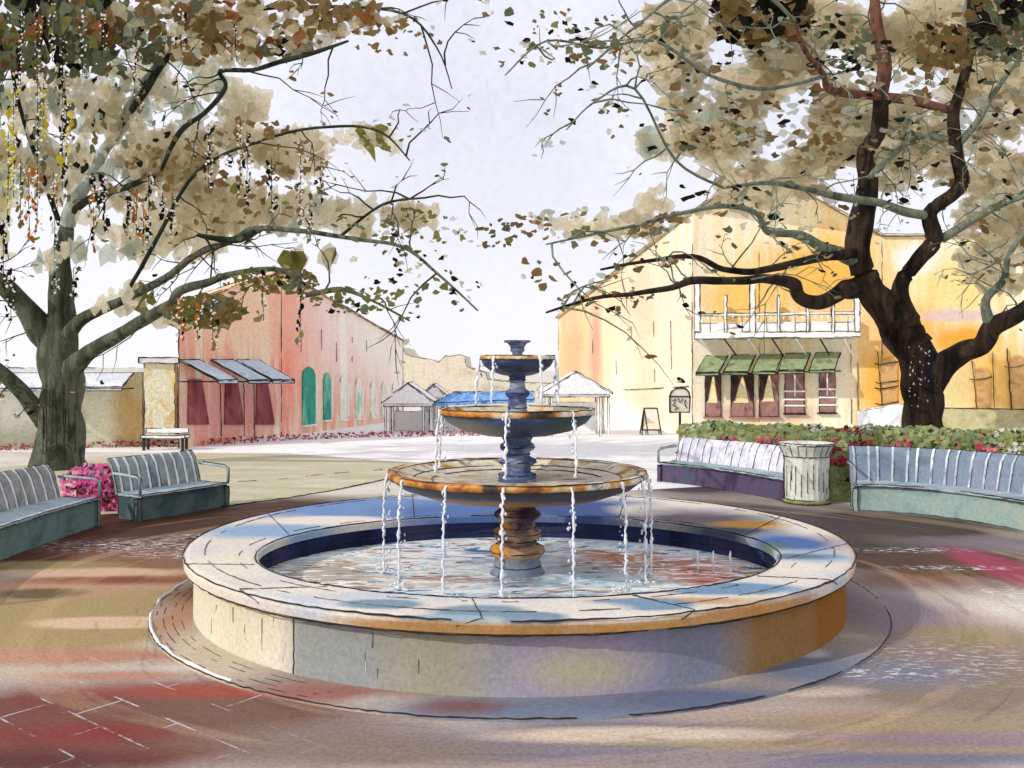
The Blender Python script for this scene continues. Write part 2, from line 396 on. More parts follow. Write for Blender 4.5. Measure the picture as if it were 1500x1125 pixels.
for k in range(15):
    j = U(.60, .74) * SEG; z = U(.15, .4); mb.ink([circ(2.955, z, j), circ(2.955, z - U(.04, .12), j)], ir*.45, 2 if R() < .5 else 3, 0)
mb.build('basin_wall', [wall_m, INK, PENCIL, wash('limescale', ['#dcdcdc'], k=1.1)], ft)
mb = MB(); rings(mb, [(circ, 2.95, .425), (circ, 3.0, .43), (circ, 3.03, .445), (circ, 3.035, .50), (circ, 3.02, .53), (circ, 2.98, .54), (oval, 1.02, .54), (oval, 1.0, .53), (oval, 1.0, .47), (oval, 1.03, .46)], 0)
for r, z in ((3.02, .432), (3.035, .533)): mb.ink([circ(r, z, j) for j in range(SEG+1)], ir, 1, .25)
mb.ink([circ(2.86, .543, j) for j in range(SEG+1)], ir*.7, 2, .45)
mb.ink([oval(1.01, .541, j) for j in range(SEG+1)], ir*.9, 1, .3)
mb.ink([oval(1.07, .543, j) for j in range(SEG+1)], ir*.6, 2, .5)
for a in (20, 62, 118, 160, 203, 233, 262, 290, 322, 345):
    j = a/360*SEG; mb.ink([oval(1.03, .543, j), circ(3.02, .543, j + U(-2, 2)), circ(3.038, .49, j)], ir*.7, 2 if a % 2 else 1, .2)
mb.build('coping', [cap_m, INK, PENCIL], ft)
mb = MB(); rings(mb, [(oval, 1.03, .46), (oval, 1.03, .12)], 0, True); mb.ink([oval(1.02, .37, j) for j in range(SEG+1)], ir*.8, 1, .3)
mb.build('basin_lining', [basin_in, INK], ft)
mb = MB(); mb.poly([oval(1.03, .12, j) for j in range(SEG)]); mb.build('basin_floor', floor_m, ft)
# column & bowls
navy = wash('bowl_navy', ['#171b34', '#2c3f6c', '#4a648c'], 2.2, (1, 1, 2.2), 1.15, gs=34, rough=.45, spec=.4, blobs=[
    ((-.5, 7.6, 1.55), (.35, .6, .12), lin('#97988c', 1), .5, .9), ((.5, 7.6, 1.65), (.2, .7, .15), lin('#22403c', 1), .5, .9),
    ((-.1, 7.3, 1.02), (.9, .8, .05), lin('#a87428', 1.1), .4, .9), ((.75, 7.3, 1.10), (.6, .8, .09), lin('#2a1c16', 1), .5, .9), ((-.2, 7.1, 1.13), (.8, .5, .04), lin('#2e2c2c', 1), .4, .9)], warp=.3, wscale=3)
ochre = wash('rim_ochre', ['#3a2a24', '#8a4f1c', '#c07a22', '#cfae7c', '#e9ddc8', '#6c6f78'], 2.2, (1, 1, 1), 1.0, gs=34, rough=.5, spec=.4)
bowlin = wash('bowl_inside', ['#b98236', '#d8c8a4', '#ece4d6', '#8c8474'], 3.4, (1, 1.8, 1), 1.15, gs=34)
stone = wash('column_stone', ['#3b3340', '#7d675c', '#b58f6a', '#5f6c80'], 3.6, (1, 1, 2.2), .9, gs=36, blobs=[
    ((-.12, 7.95, .72), (.12, .3, .05), lin('#cf8a28', 1), .3, .9), ((-.12, 7.95, .52), (.10, .3, .05), lin('#cf8a28', 1), .3, .9), ((.14, 8, .84), (.12, .3, .1), lin('#332a42', 1), .5, .9),
    ((.04, 7.9, .36), (.4, .6, .09), lin('#7e8ea0', 1), .4, .9)], warp=.3, wscale=5)
stem_m = wash('stem_stone', ['#2c2f55', '#4d5a80', '#8c94a4'], 4, (1, 1, 3), .85, gs=36)
def part_lathe(name, prof, mat, inks=(), seg=72, parent=ft, flute=0, fn=24, c=CC):
    m = MB(); m.lathe(prof, c, seg, 0, True, flute=flute, fn=fn)
    for r, z in inks: m.ring(c, r*1.004, z, .0045, 1)
    return m.build(name, [mat, INK], parent)
part_lathe('column_base', [(0, .12), (.25, .12), (.25, .30), (.21, .36), (.20, .44), (.24, .48), (.24, .53), (.19, .56)], stone, [(.24, .5), (.21, .37)])
part_lathe('column', [(.18, .55), (.17, .60), (.21, .63), (.215, .68), (.16, .71), (.155, .77), (.20, .80), (.205, .84), (.16, .87), (.15, .93), (.19, .94), (.25, .955)], stone, [(.215, .66), (.205, .82), (.16, .71), (.16, .87), (.19, .6)])
def bowl(R0, zr, dep, rs, name, lip=.035):
    t = zr
    o = part_lathe(name, [(rs, t-dep), (R0*.42, t-dep*.95), (R0*.70, t-dep*.78), (R0*.89, t-dep*.5), (R0*.955, t-dep*.28), (R0*.965, t-lip*1.25)], navy, [(R0*.84, t-dep*.42)] if R0 > .4 else [])
    part_lathe('rim', [(R0*.965, t-lip*1.25), (R0*.99, t-lip*1.1), (R0, t-lip*.5), (R0*.99, t), (R0*.955, t+.004), (R0*.925, t-.01)], ochre, [(R0*.992, t), (R0*.985, t-lip*1.15), (R0*.93, t-.004)], parent=o)
    part_lathe('bowl_lining', [(R0*.925, t-.01), (R0*.86, t-.05), (R0*.6, t-min(dep*.5, .09)), (0, t-min(dep*.55, .1))], bowlin, [(R0*.8, t-.055), (R0*.66, t-.075)] if R0 > .4 else [], parent=o)
    return o
bowl(1.15, 1.215, .27, .18, 'large_bowl', .05)
part_lathe('lower_stem', [(.20, 1.09), (.17, 1.13), (.165, 1.18), (.12, 1.20), (.12, 1.25), (.165, 1.28), (.17, 1.31), (.11, 1.34), (.11, 1.38), (.15, 1.40), (.155, 1.44), (.12, 1.47), (.14, 1.51), (.2, 1.53)], stem_m, [(.165, 1.18), (.17, 1.29), (.155, 1.42), (.11, 1.36)])
bowl(.69, 1.765, .25, .15, 'middle_bowl', .045)
part_lathe('upper_stem', [(.09, 1.68), (.095, 1.73), (.085, 1.76), (.08, 1.86), (.105, 1.88), (.105, 1.92), (.075, 1.94), (.065, 2.0), (.075, 2.05), (.1, 2.07)], stem_m, [(.105, 1.9), (.085, 1.77), (.075, 2.02)], seg=48)
bowl(.335, 2.235, .18, .09, 'top_bowl', .03)
part_lathe('finial', [(.05, 2.15), (.045, 2.26), (.065, 2.28), (.06, 2.31), (.085, 2.345), (.115, 2.355), (.115, 2.372), (.08, 2.368), (0, 2.35)], stem_m, [(.115, 2.365), (.06, 2.31)], seg=32)
# apron slab
apron_m = wash('apron_stone', ['#cfc2b4', '#bcae9f', '#b0a6a6'], 1.2, (1, 1, 1), 1.5, gs=30, blobs=[  # blue-grey patches on the right paint the basin's shadow into the slab
    gb(330, 960, 110, 50, '#f3dfc4', .4), gb(270, 900, 40, 40, '#d8a888', .5), gb(300, 870, 60, 15, '#8a5a40', .6, .9), gb(470, 1020, 120, 16, '#c48a7c', .5), gb(560, 1035, 60, 12, '#e0d0c4', .5),
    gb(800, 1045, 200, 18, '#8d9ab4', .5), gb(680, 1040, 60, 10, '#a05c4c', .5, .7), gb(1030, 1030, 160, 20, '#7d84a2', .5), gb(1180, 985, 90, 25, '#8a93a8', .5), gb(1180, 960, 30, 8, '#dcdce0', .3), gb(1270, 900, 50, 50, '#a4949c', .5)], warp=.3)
mb = MB(); rings(mb, [(circ, 3.31, .0), (circ, 3.30, .02), (circ, 2.9, .022)], 0)
mb.ink([circ(3.305, .018, j) for j in range(SEG+1)], ir*.9, 1, .25)
mb.ink([circ(3.29, .022, j) for j in range(int(SEG*.47), int(SEG*.66))], ir*2.2, 2, .2)
for r in (3.05, 3.12, 3.19, 3.25): mb.ink([circ(r, .0225, j) for j in range(int(SEG*.47), int(SEG*.70))], ir*.35, 1, .5)
mb.build('apron', [apron_m, INK, wash('white_line', ['#ecebe8'], k=1.1)], ft)
# pool water
def water_mat():
    n = N('pool_water')
    v = n.vm('MULTIPLY', n.pos, (1, 2.0, 1))
    f = n.noise(v, 1.2, 3, .55, 1.6)
    col = n.ramp(f, [(.32, lin('#2f5a90', 1.2)), (.39, lin('#7fb8dc', 1.05)), (.43, lin('#f4f8fc')), (.48, lin('#e6dccc', 1.05)), (.51, lin('#9cd0e0', 1.05)), (.55, lin('#ffffff')), (.61, lin('#c8a476', 1.1)), (.67, lin('#5e6a84', 1.2))])  # white, blue and orange reflections are painted into the water colour
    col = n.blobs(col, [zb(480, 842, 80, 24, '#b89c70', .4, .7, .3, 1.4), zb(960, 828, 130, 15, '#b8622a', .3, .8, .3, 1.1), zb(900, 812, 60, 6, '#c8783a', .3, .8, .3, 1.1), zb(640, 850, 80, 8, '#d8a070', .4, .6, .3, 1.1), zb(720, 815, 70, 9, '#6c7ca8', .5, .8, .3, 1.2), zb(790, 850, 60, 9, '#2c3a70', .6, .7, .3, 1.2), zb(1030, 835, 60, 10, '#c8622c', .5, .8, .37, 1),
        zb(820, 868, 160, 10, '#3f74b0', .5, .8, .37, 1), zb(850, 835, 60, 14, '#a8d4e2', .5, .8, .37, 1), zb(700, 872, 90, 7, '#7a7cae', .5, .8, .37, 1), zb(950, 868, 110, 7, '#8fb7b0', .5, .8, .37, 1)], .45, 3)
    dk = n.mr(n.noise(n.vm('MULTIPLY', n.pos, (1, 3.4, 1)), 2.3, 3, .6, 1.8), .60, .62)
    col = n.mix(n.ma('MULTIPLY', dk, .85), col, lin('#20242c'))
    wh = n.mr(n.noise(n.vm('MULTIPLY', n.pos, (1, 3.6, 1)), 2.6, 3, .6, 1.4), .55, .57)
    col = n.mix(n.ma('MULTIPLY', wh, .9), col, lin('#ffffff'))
    return n.finish(col, .35, .10, n.noise(n.vm('MULTIPLY', n.pos, (1, 2, 1)), 7, 4, .6, .5), .25, .03)
mb = MB(); n1 = 40
vs = []
for i in range(1, n1+1):
    for j in range(SEG):
        p = oval(1.025*i/n1, 0, j)
        vs.append((p.x, p.y, .30 + .006*noise.noise(Vector((p.x*3, p.y*6, 0))) * (1 if i < n1 else 0)))
fs = [(i*SEG+j, i*SEG+(j+1) % SEG, (i+1)*SEG+(j+1) % SEG, (i+1)*SEG+j) for i in range(n1-1) for j in range(SEG)]
fs.append(tuple(range(SEG)))
mb.mesh(vs, fs, 0, True); struct(mb.build('water', water_mat()))
# falling streams
drop_m = wash('falling_water', ['#dfe6f2', '#ffffff'], 20, k=1.05, rough=.25, spec=.5)
drop_b = wash('falling_water_shade', ['#8fa6cc', '#c6d2e6'], 20, k=1.1, rough=.25, spec=.5)
def stream(tier, r, ang, z0, z1, label):
    a = math.radians(ang); cx, cy = CC.x + r*math.cos(a), CC.y + r*math.sin(a)
    m = MB(); z = z0; pts = []; rr = []
    pts.append((cx - .03*math.cos(a), cy - .03*math.sin(a), z0+.008)); rr.append(.016)
    while z > z1:
        t = (z0 - z)
        pts.append((cx + U(-.008, .008) + .03*math.cos(a)*min(1, t*4), cy + .03*math.sin(a)*min(1, t*4), z))
        q = abs(math.sin(z*21 + cx*9)) * .5 + R()*.5
        rr.append((.0055 + .014 * q ** 2.2)); z -= U(.014, .03)
    m.tube(pts, rr, 0, 6)
    for k in range(int((z0-z1)*26)):
        zz = U(z1, z0-.04); b = Vector((cx + U(-.03, .03), cy + U(-.02, .02), zz)); s_ = U(.006, .015)
        m.mesh([b+Vector((s_,0,0)), b+Vector((0,s_,0)), b+Vector((-s_,0,0)), b+Vector((0,-s_,0)), b+Vector((0,0,s_*1.7)), b-Vector((0,0,s_*1.5))],
               [(0,1,4),(1,2,4),(2,3,4),(3,0,4),(1,0,5),(2,1,5),(3,2,5),(0,3,5)], 0 if R() < .7 else 1, True)
    if tier == 3:
        for k in range(14):
            an = R()*6.28; q = U(.02, .1); b = Vector((cx + q*math.cos(an), cy + q*math.sin(an), z1 + U(.01, .05))); s_ = U(.005, .014)
            m.mesh([b+Vector((s_*2,0,0)), b+Vector((0,s_,0)), b+Vector((-s_*2,0,0)), b+Vector((0,-s_,0)), b+Vector((0,0,s_)), b-Vector((0,0,s_))],
                   [(0,1,4),(1,2,4),(2,3,4),(3,0,4),(1,0,5),(2,1,5),(3,2,5),(0,3,5)], 0, True)
    o = m.build('water_stream', [drop_m, drop_b]); return tag(o, label, 'water stream', 'streams of water falling from the bowls')
def ang_for(px, r):                       # front side angle of a bowl seen under that column
    s_ = max(-1, min(1, ((px - CX0) / F * (CC.y - r*.5) - CC.x) / r)); return -math.degrees(math.acos(s_))
for px in (706, 724, 790, 811): stream(1, .34, ang_for(px, .34) if px not in (706, 811) else (-170 if px < 750 else -12), 2.22, 1.80 if px in (724, 790) else 1.79, 'short thin stream of water dripping from the small top bowl')
for px, an in ((650, -168), (742, None), (838, None), (655, 165)): stream(2, .70, an if an else ang_for(px, .70), 1.75, 1.20, 'thin beaded stream of water falling from the middle bowl')
for px, an in ((560, -176), (590, None), (658, None), (737, None), (832, None), (908, None), (943, None), (955, -6)):
    stream(3, 1.155, an if an else ang_for(px, 1.155), 1.19, .305, 'long beaded stream of water falling from the large bowl into the pool')
for px, py in ((1022, 0), (1045, 0), (1070, 0)):   # small jets along the right of the pool
    c = onz(px, 838, .30); m = MB()
    m.tube([(c.x, c.y, .30), (c.x+.004, c.y, .37), (c.x-.004, c.y, .44), (c.x, c.y, .49)], [.014, .008, .012, .004], 0, 6)
    tag(m.build('water_jet', [drop_m, drop_b]), 'small white water jet standing at the right side of the pool', 'water jet', 'small jets in the pool')

# ------------------------------------------------------------------ benches
seat_m = wash('bench_seat', ['#8fa3ab', '#b7c4ca', '#a3b4bd'], 1.6, k=1.15, gs=22)
def bpath(pts, n=14):
    """smooth path through three ground points"""
    a, b, c = [Vector((p.x, p.y)) for p in pts]; out = []
    for i in range(n+1):
        t = i/n; q = (1-t)**2*a + 2*t*(1-t)*(2*b - .5*a - .5*c) + t*t*c; out.append((q.x, q.y))
    return out
def bench(pts, hs, hb, label, backc, basec, slat, side, arms=(0, 1), depth=.5, ik=12, skirt=True):
    path = bpath(pts)
    if side < 0: path = path[::-1]      # so that +out points away from the fountain
    mid = path[len(path)//2]
    t = thing('park_bench', (mid[0], mid[1], 0), label, 'bench', 'curved benches around the fountain')
    back_m = wash('bench_back', backc, 1.6, (1, 1, 1), k=1.05, gs=22); base_m = wash('bench_base', basec, 1.4, k=1.0, gs=22)
    slat_m = wash('bench_slat', slat, 3, k=1.05, gs=22)
    r = kd(ik, .75)
    m = MB(); m.sweep(path, [(0, hs-.05), (-.03, hs-.03), (-.03, hs), (depth*.5, hs-.012), (depth, hs), (depth, hs-.05)], 0, True, r, 1, [1, 2]); m.build('seat', [seat_m, INK], t)
    m = MB(); bp = [(depth, hs-.04), (depth+.03, hs+.1), (depth+.10, hb-.12), (depth+.17, hb-.02), (depth+.2, hb), (depth+.24, hb-.01), (depth+.15, hb-.14), (depth+.08, hs+.1), (depth+.05, hs-.04)]
    m.sweep(path, bp, 0, True, r, 1, [4, 0])
    L = sum(math.dist(a, b) for a, b in zip(path, path[1:])); ns = int(L / .17)
    for i in range(ns):
        f = (i + .5) / ns * (len(path)-1); k = min(int(f), len(path)-2); u = f - k
        a, b = path[k], path[k+1]; q = Vector((a[0]+(b[0]-a[0])*u, a[1]+(b[1]-a[1])*u, 0))
        tt = Vector((b[0]-a[0], b[1]-a[1], 0)).normalized(); o = Vector((-tt.y, tt.x, 0))
        pp = [q + o*(x-.012) + Vector((0,0,z)) for x, z in bp[0:5]]
        w_ = tt * .017
        for p0, p1 in zip(pp, pp[1:]): m.hexa([p0-w_, p0+w_, p0+w_+o*.01, p0-w_+o*.01], [p1-w_, p1+w_, p1+w_+o*.01, p1-w_+o*.01], 2)
        m.ink([p + w_*1.2 - o*.004 for p in pp], r*.55, 1, .35)
    m.build('backrest', [back_m, INK, slat_m], t)
    if skirt:
        m = MB(); m.sweep(path, [(.02, .0), (.02, hs-.05), (depth-.02, hs-.05), (depth-.02, 0)], 0, True, r, 1, [0])
        m.build('base', [base_m, INK], t)
    for e in arms:
        i = 0 if e == 0 else len(path)-1
        a = path[i]; b = path[1] if e == 0 else path[-2]
        tt = Vector((b[0]-a[0], b[1]-a[1], 0)).normalized() * (1 if e == 0 else -1); o = Vector((-tt.y, tt.x, 0)) if e == 0 else Vector((tt.y, -tt.x, 0)) 
        tt = (Vector((b[0]-a[0], b[1]-a[1], 0))).normalized()
        t2 = tt if e == 0 else -tt; o = Vector((-t2.y, t2.x, 0))
        q = Vector((a[0], a[1], 0)) - tt*.03
        ah = hs + .24
        m = MB(); m.tube([q + o*(-.02) + Vector((0,0,hs-.02)), q + o*(-.02) + Vector((0,0,ah-.04)), q + o*.04 + Vector((0,0,ah)), q + o*(depth*.6) + Vector((0,0,ah+.02)), q + o*(depth+.06) + Vector((0,0,ah+.03))], .019, 0, 8)
        m.ink([q + o*(-.05) + Vector((0,0,hs)), q + o*(-.05) + Vector((0,0,ah-.02)), q + o*.04 + Vector((0,0,ah+.03)), q + o*(depth) + Vector((0,0,ah+.06))], r, 1, .2)
        m.build('armrest', [seat_m, INK], t)
        m = MB(); m.box(q + o*.02 + Vector((0,0,hs/2-.03)), (.07, .07, hs-.06), 0, math.atan2(tt.y, tt.x), r, 1); m.build('leg', [base_m, INK], t)
    return t
# left benches: far end first; path runs so that out = away from the fountain
bench([onz(-130, 900), onz(-20, 832), onz(142, 772)], .40, .84, 'long curved bench at the left edge with grey slatted back and teal base', ['#888d88', '#a3a29c', '#7c867e'], ['#45656a', '#6c8680', '#586c66'], ['#f0f2f4', '#c9ced4'], 1, (0, 1), ik=10)
bench([onz(206, 764), onz(270, 753), onz(330, 742)], .37, .84, 'short grey slatted bench right of the pink azalea bush with rounded end arm', ['#7e8a88', '#9aa29e', '#727f7c'], ['#3e5254', '#5c6c68', '#4c5c5e'], ['#f4f6f8', '#d5dade'], 1, (0, 1), ik=13)
bench([onz(968, 706), onz(1060, 718), onz(1162, 738)], .37, .80, 'pale lavender white curved bench left of the fluted litter bin', ['#d4d4e0', '#e8e6ec', '#c6c8d8'], ['#3e3450', '#5a4e68', '#4c5468'], ['#f2f0f4', '#d8d8e4'], 1, (0, 1), ik=15)  # dark purple base colour paints the shade under the seat
bench([onz(1256, 748), onz(1400, 760), onz(1600, 800)], .40, .91, 'blue grey slatted bench at the right edge in front of the flowering hedge', ['#6c7c8a', '#8290a2', '#8e92a8'], ['#7d9c9e', '#98aea8', '#a8b0a6'], ['#8d9aa8', '#b9c4d0', '#f4f6f8'], 1, (0, 1), ik=14)

# litter bin
bc = onz(1192, 741) + Vector((0, .36, 0))
bt = thing('litter_bin', (bc.x, bc.y, 0), 'pale fluted litter bin with flared rim between the two right benches', 'litter bin')
bin_m = wash('bin_body', ['#d3d6c8', '#e2e2d8', '#c2c6b8'], 2.5, (1, 1, .3), k=1.05, gs=24)
binb_m = wash('bin_base', ['#7c8050', '#99996a'], 2.5, k=1.05, gs=24)
m = MB(); m.lathe([(.34, .06), (.345, .4), (.35, .72)], bc, 96, 0, True, flute=.035, fn=24)
for k in range(24):
    a = 2*math.pi*k/24; x, y = bc.x + .347*math.cos(a), bc.y + .347*math.sin(a)
    z0, z1 = U(.08, .25), U(.5, .71); m.ink([(x, y, z0), (x, y, z1)], kd(14, .6), 1, .3)
for sx_ in (-1, 1): m.ink([(bc.x + sx_*.35, bc.y, .05), (bc.x + sx_*.355, bc.y, .75)], kd(14, 1.0), 1, .1)
m.build('body', [bin_m, INK], bt)
m = MB(); m.lathe([(.35, .72), (.36, .78), (.40, .86), (.43, .92), (.43, .95), (.37, .95), (.30, .90), (.0, .88)], bc, 96, 0, True, flute=.02, fn=24)
for z, r_ in ((.95, .432), (.92, .43), (.74, .355)): m.ring(bc, r_, z, kd(14, .7), 1)
for k in range(20):
    a = 2*math.pi*k/20; m.ink([(bc.x+.355*math.cos(a), bc.y+.355*math.sin(a), .76), (bc.x+.43*math.cos(a), bc.y+.43*math.sin(a), .92)], kd(14, .5), 1, .2)
m.build('rim', [bin_m, INK], bt)
m = MB(); m.lathe([(0, 0), (.35, 0), (.36, .02), (.36, .07), (.34, .075)], bc, 64, 0); m.ring(bc, .362, .01, kd(14, 1.1), 1, gap=.1); m.ring(bc, .362, .072, kd(14, .6), 1)
m.build('base', [binb_m, INK], bt)

# ------------------------------------------------------------------ planting
def fm(name, cols, k=1.0, tr=.4): return wash(name, cols, 2.5, k=k, gs=26, transl=tr, grain=.2, bstr=.1)
LG = [fm('leaf_olive', ['#8f945f', '#abb07c'], .75), fm('leaf_green', ['#7a8a60', '#94a276'], .75), fm('leaf_dark', ['#2e3320', '#47492c'], .9, .2), fm('leaf_teal', ['#8fac90', '#b0c6a8'], .8)]
PK = [fm('petal_pink', ['#d0506c', '#e4889a'], .9), fm('petal_red', ['#c02c3e', '#d9546a'], 1.0), fm('petal_magenta', ['#e05a9c', '#f096c4'], .85), fm('petal_white', ['#f2f0ea'], 1.05)]
def shrubbery(name, path, w_, h, label, cat, dens, flowers, mats=LG, ik=16, lump=.1, wts=(6, 3, .45, 1), petal=PK):
    mid = path[len(path)//2]
    t = thing(name, (mid[0], mid[1], 0), label, cat)
    m = MB(); prof = [(-w_/2, 0), (-w_/2*1.05, h*.6), (-w_/2*.8, h*.93), (0, h), (w_/2*.8, h*.93), (w_/2, h*.6), (w_/2, 0)]
    m.sweep(path, [(a*.9, b*.95) for a, b in prof], 0)
    L = sum(math.dist(a, b) for a, b in zip(path, path[1:]))
    def pick():
        f = U(0, len(path)-1); k = min(int(f), len(path)-2); u = f - k; a, b = path[k], path[k+1]
        q = Vector((a[0]+(b[0]-a[0])*u, a[1]+(b[1]-a[1])*u, 0)); tt = Vector((b[0]-a[0], b[1]-a[1], 0)).normalized()
        return q, Vector((-tt.y, tt.x, 0))
    def surf():
        q, o = pick(); i = random.choices(range(6), (3, 3, 3, 3, 2, 1))[0]; u = R()
        x = prof[i][0]*(1-u)+prof[i+1][0]*u; z = prof[i][1]*(1-u)+prof[i+1][1]*u
        n_ = noise.noise(q*1.5 + Vector((0,0,z*2)))
        return q + o*(x*(1+n_*lump)) + Vector((0, 0, z*(1+n_*lump)))
    for i in range(int(L*(2*h+w_)*dens)):
        p = surf(); mi = random.choices(range(4), wts)[0]
        m.leaf(p, U(.04, .11), mi, U(1, 2), 6, .6)
    m.build('foliage', mats, t)
    for fx, fz, n_, kind, rad in flowers:
        q, o = Vector((0,0,0)), None
        k = fx*(len(path)-1); a = path[int(k)]; b = path[min(int(k)+1, len(path)-1)]; u = k-int(k)
        q = Vector((a[0]+(b[0]-a[0])*u, a[1]+(b[1]-a[1])*u, 0)); tt = Vector((b[0]-a[0], b[1]-a[1], 0)).normalized(); o = Vector((-tt.y, tt.x, 0))
        m = MB()
        for i in range(n_):
            an = R()*6.28; rr = rad*math.sqrt(R()); x = rr*math.cos(an)*1.3; z = fz*h + rr*math.sin(an)
            off = -w_/2*1.07 if z < h*.8 else -w_/2*.6
            m.leaf(q + tt*x + o*(off - U(0, .05)) + Vector((0,0,min(z, h*1.05) if z > .03 else .05)), U(.03, .06), kind if R() < .8 else 4, 1.2, 6, .7)
        m.build('flower_cluster', petal + [LG[2]], t)
    return t
def gp(pts): 
    out = []
    for (px, d) in pts: out.append(((px-CX0)/F*d, d))
    res = []
    for a, b in zip(out, out[1:]):
        for i in range(6): res.append((a[0]+(b[0]-a[0])*i/6, a[1]+(b[1]-a[1])*i/6))
    res.append(out[-1]); return res
hp = gp([(1720, 16.2), (1500, 16.6), (1330, 17.2), (1160, 17.8), (1000, 18.6)])[::-1]
shrubbery('hedge', hp, .9, 1.0, 'long clipped green hedge with pink and red flowers behind the right benches', 'hedge', 130,
    [(.05, .8, 60, 3, .25), (.12, .8, 40, 0, .1), (.21, .72, 110, 0, .2), (.27, .66, 50, 0, .15), (.30, 1.0, 40, 3, .12), (.375, .72, 220, 1, .3), (.41, .95, 50, 3, .12), (.48, .76, 70, 0, .16), (.58, .85, 16, 0, .2), (.66, .8, 50, 0, .16), (.72, .85, 90, 3, .25)])
c = onz(1243, 742); 
shrubbery('bush', [(c.x-.30, c.y+.75), (c.x-.1, c.y+.75), (c.x+.1, c.y+.78), (c.x+.27, c.y+.8)], .55, .9, 'narrow olive green bush with red blossom squeezed between litter bin and right bench', 'bush', 160,
    [(.45, .8, 80, 1, .15)], ik=14, wts=(8, 2, 1, 0))
c = onz(158, 752)
shrubbery('azalea_bush', [(c.x-.56, c.y+.40), (c.x-.2, c.y+.42), (c.x+.1, c.y+.44), (c.x+.34, c.y+.5)], .5, .66, 'bright pink azalea bush growing between the two left benches', 'bush', 160,
    [(.2, .6, 260, 2, .32), (.75, .62, 200, 2, .3), (.5, .4, 160, 2, .3)], mats=[PK[2], PK[2], LG[1], fm('petal_lilac', ['#c89ac8', '#dcc0dc'])], wts=(5, 3, 1, 2), petal=[PK[0], PK[0], PK[2], PK[3]])
m = MB()                                    # low dark red bedding along the far kerb
bed = [(-60, 664), (120, 657), (270, 655), (420, 646), (560, 641), (640, 640), (760, 638)]
pts = [onz(*q) for q in bed]
for a, b in zip(pts, pts[1:]):
    L = (b-a).length
    for i in range(int(L*75)):
        q = a.lerp(b, R()) + Vector((U(-.2, .2), U(0, .5), U(.01, .17)))
        m.leaf(q, U(.03, .07), random.choices(range(4), (4, 3, 1.4, 1.2))[0], 1.5, 5, 1)
o = m.build('flower_bed', [fm('bed_red', ['#a83848', '#c46a74']), fm('bed_rose', ['#b8646c', '#c98c90']), LG[2], fm('bed_mauve', ['#9a8494', '#bca6b4'])]); o['kind'] = 'stuff'
tag(o, 'strip of dark red flowers along the foot of the left buildings', 'flowers')

# ------------------------------------------------------------------ buildings
class Facade:
    def __init__(s, A, B):
        s.A = Vector((A[0], A[1])); s.B = Vector((B[0], B[1])); s.t = (s.B-s.A).normalized(); s.n = Vector((s.t.y, -s.t.x))
        if s.n.dot(s.A) > 0: s.n = -s.n
    def at(s, px, off=0.0):
        k = (px-CX0)/F; A = s.A + s.n*off; t = s.t
        u = (k*A.y - A.x) / (t.x - k*t.y); return A + t*u
    def p(s, px, py, off=0.0):
        q = s.at(px, 0); z = H + (HY-py)/F*q.y; q = q + s.n*off; return Vector((q.x, q.y, z))
    def box(s, m, x0, x1, y0, y1, o0, o1, mi=0, ink=0, inkm=1):
        a = s.at(x0); b = s.at(x1); d = (a.y+b.y)/2; z1 = H+(HY-y0)/F*d; z0 = H+(HY-y1)/F*d
        v = lambda q, o_, z: Vector((q.x+s.n.x*o_, q.y+s.n.y*o_, z))
        m.hexa([v(a,o0,z0), v(b,o0,z0), v(b,o1,z0), v(a,o1,z0)], [v(a,o0,z1), v(b,o0,z1), v(b,o1,z1), v(a,o1,z1)], mi, ink, inkm)
    def box4(s, m, q4, o0, o1, mi=0, ink=0, inkm=1):
        """arbitrary quad (px,py)x4 on the facade, extruded outward"""
        f = [s.p(x, y, o1) for x, y in q4]; g_ = [s.p(x, y, o0) for x, y in q4]
        m.hexa([g_[0], g_[1], g_[2], g_[3]], [f[0], f[1], f[2], f[3]], mi, ink, inkm)
def prism(m, foot, ztop, z0=0, mi=0, ink=0, inkm=1):
    n_ = len(foot); vs = [(x, y, z0) for x, y in foot] + [(x, y, z) for (x, y), z in zip(foot, ztop)]
    fs = [tuple(reversed(range(n_))), tuple(range(n_, 2*n_))] + [(i, (i+1) % n_, n_+(i+1) % n_, n_+i) for i in range(n_)]
    m.mesh(vs, fs, mi)
    if ink:
        for i in range(n_):
            m.ink([vs[i], vs[n_+i]], ink, inkm); m.ink([vs[n_+i], vs[n_+(i+1) % n_]], ink, inkm)
def awning(parent, fc, x0, x1, ytop, ybot, shift, off, mat, r, inkm=INK, name='awning'):
    """sloping canvas: top edge on the wall, front edge out and down"""
    a, b = fc.p(x0, ytop, .03), fc.p(x1, ytop, .03); c, d = fc.p(x1+shift, ybot, off), fc.p(x0+shift, ybot, off)
    m = MB(); dn = Vector((0, 0, -.035))
    m.hexa([a+dn, b+dn, c+dn, d+dn], [a, b, c, d], 0, r)
    dv = Vector((0, 0, -.10))
    m.hexa([d+dv, c+dv, c+dv*1.0+Vector((0,.012,0)), d+dv+Vector((0,.012,0))], [d+dn, c+dn, c+dn+Vector((0,.012,0)), d+dn+Vector((0,.012,0))], 0, r*.7)
    o = m.build(name, [mat, INK], parent)
    for p0, q0 in ((a, d), (b, c)):
        m = MB(); w0 = Vector((p0.x, p0.y, q0.z-.05)); m.tube([w0, q0 + dn*1.5], r*1.1, 0, 5); m.build('bracket', [INK], o)
    return o
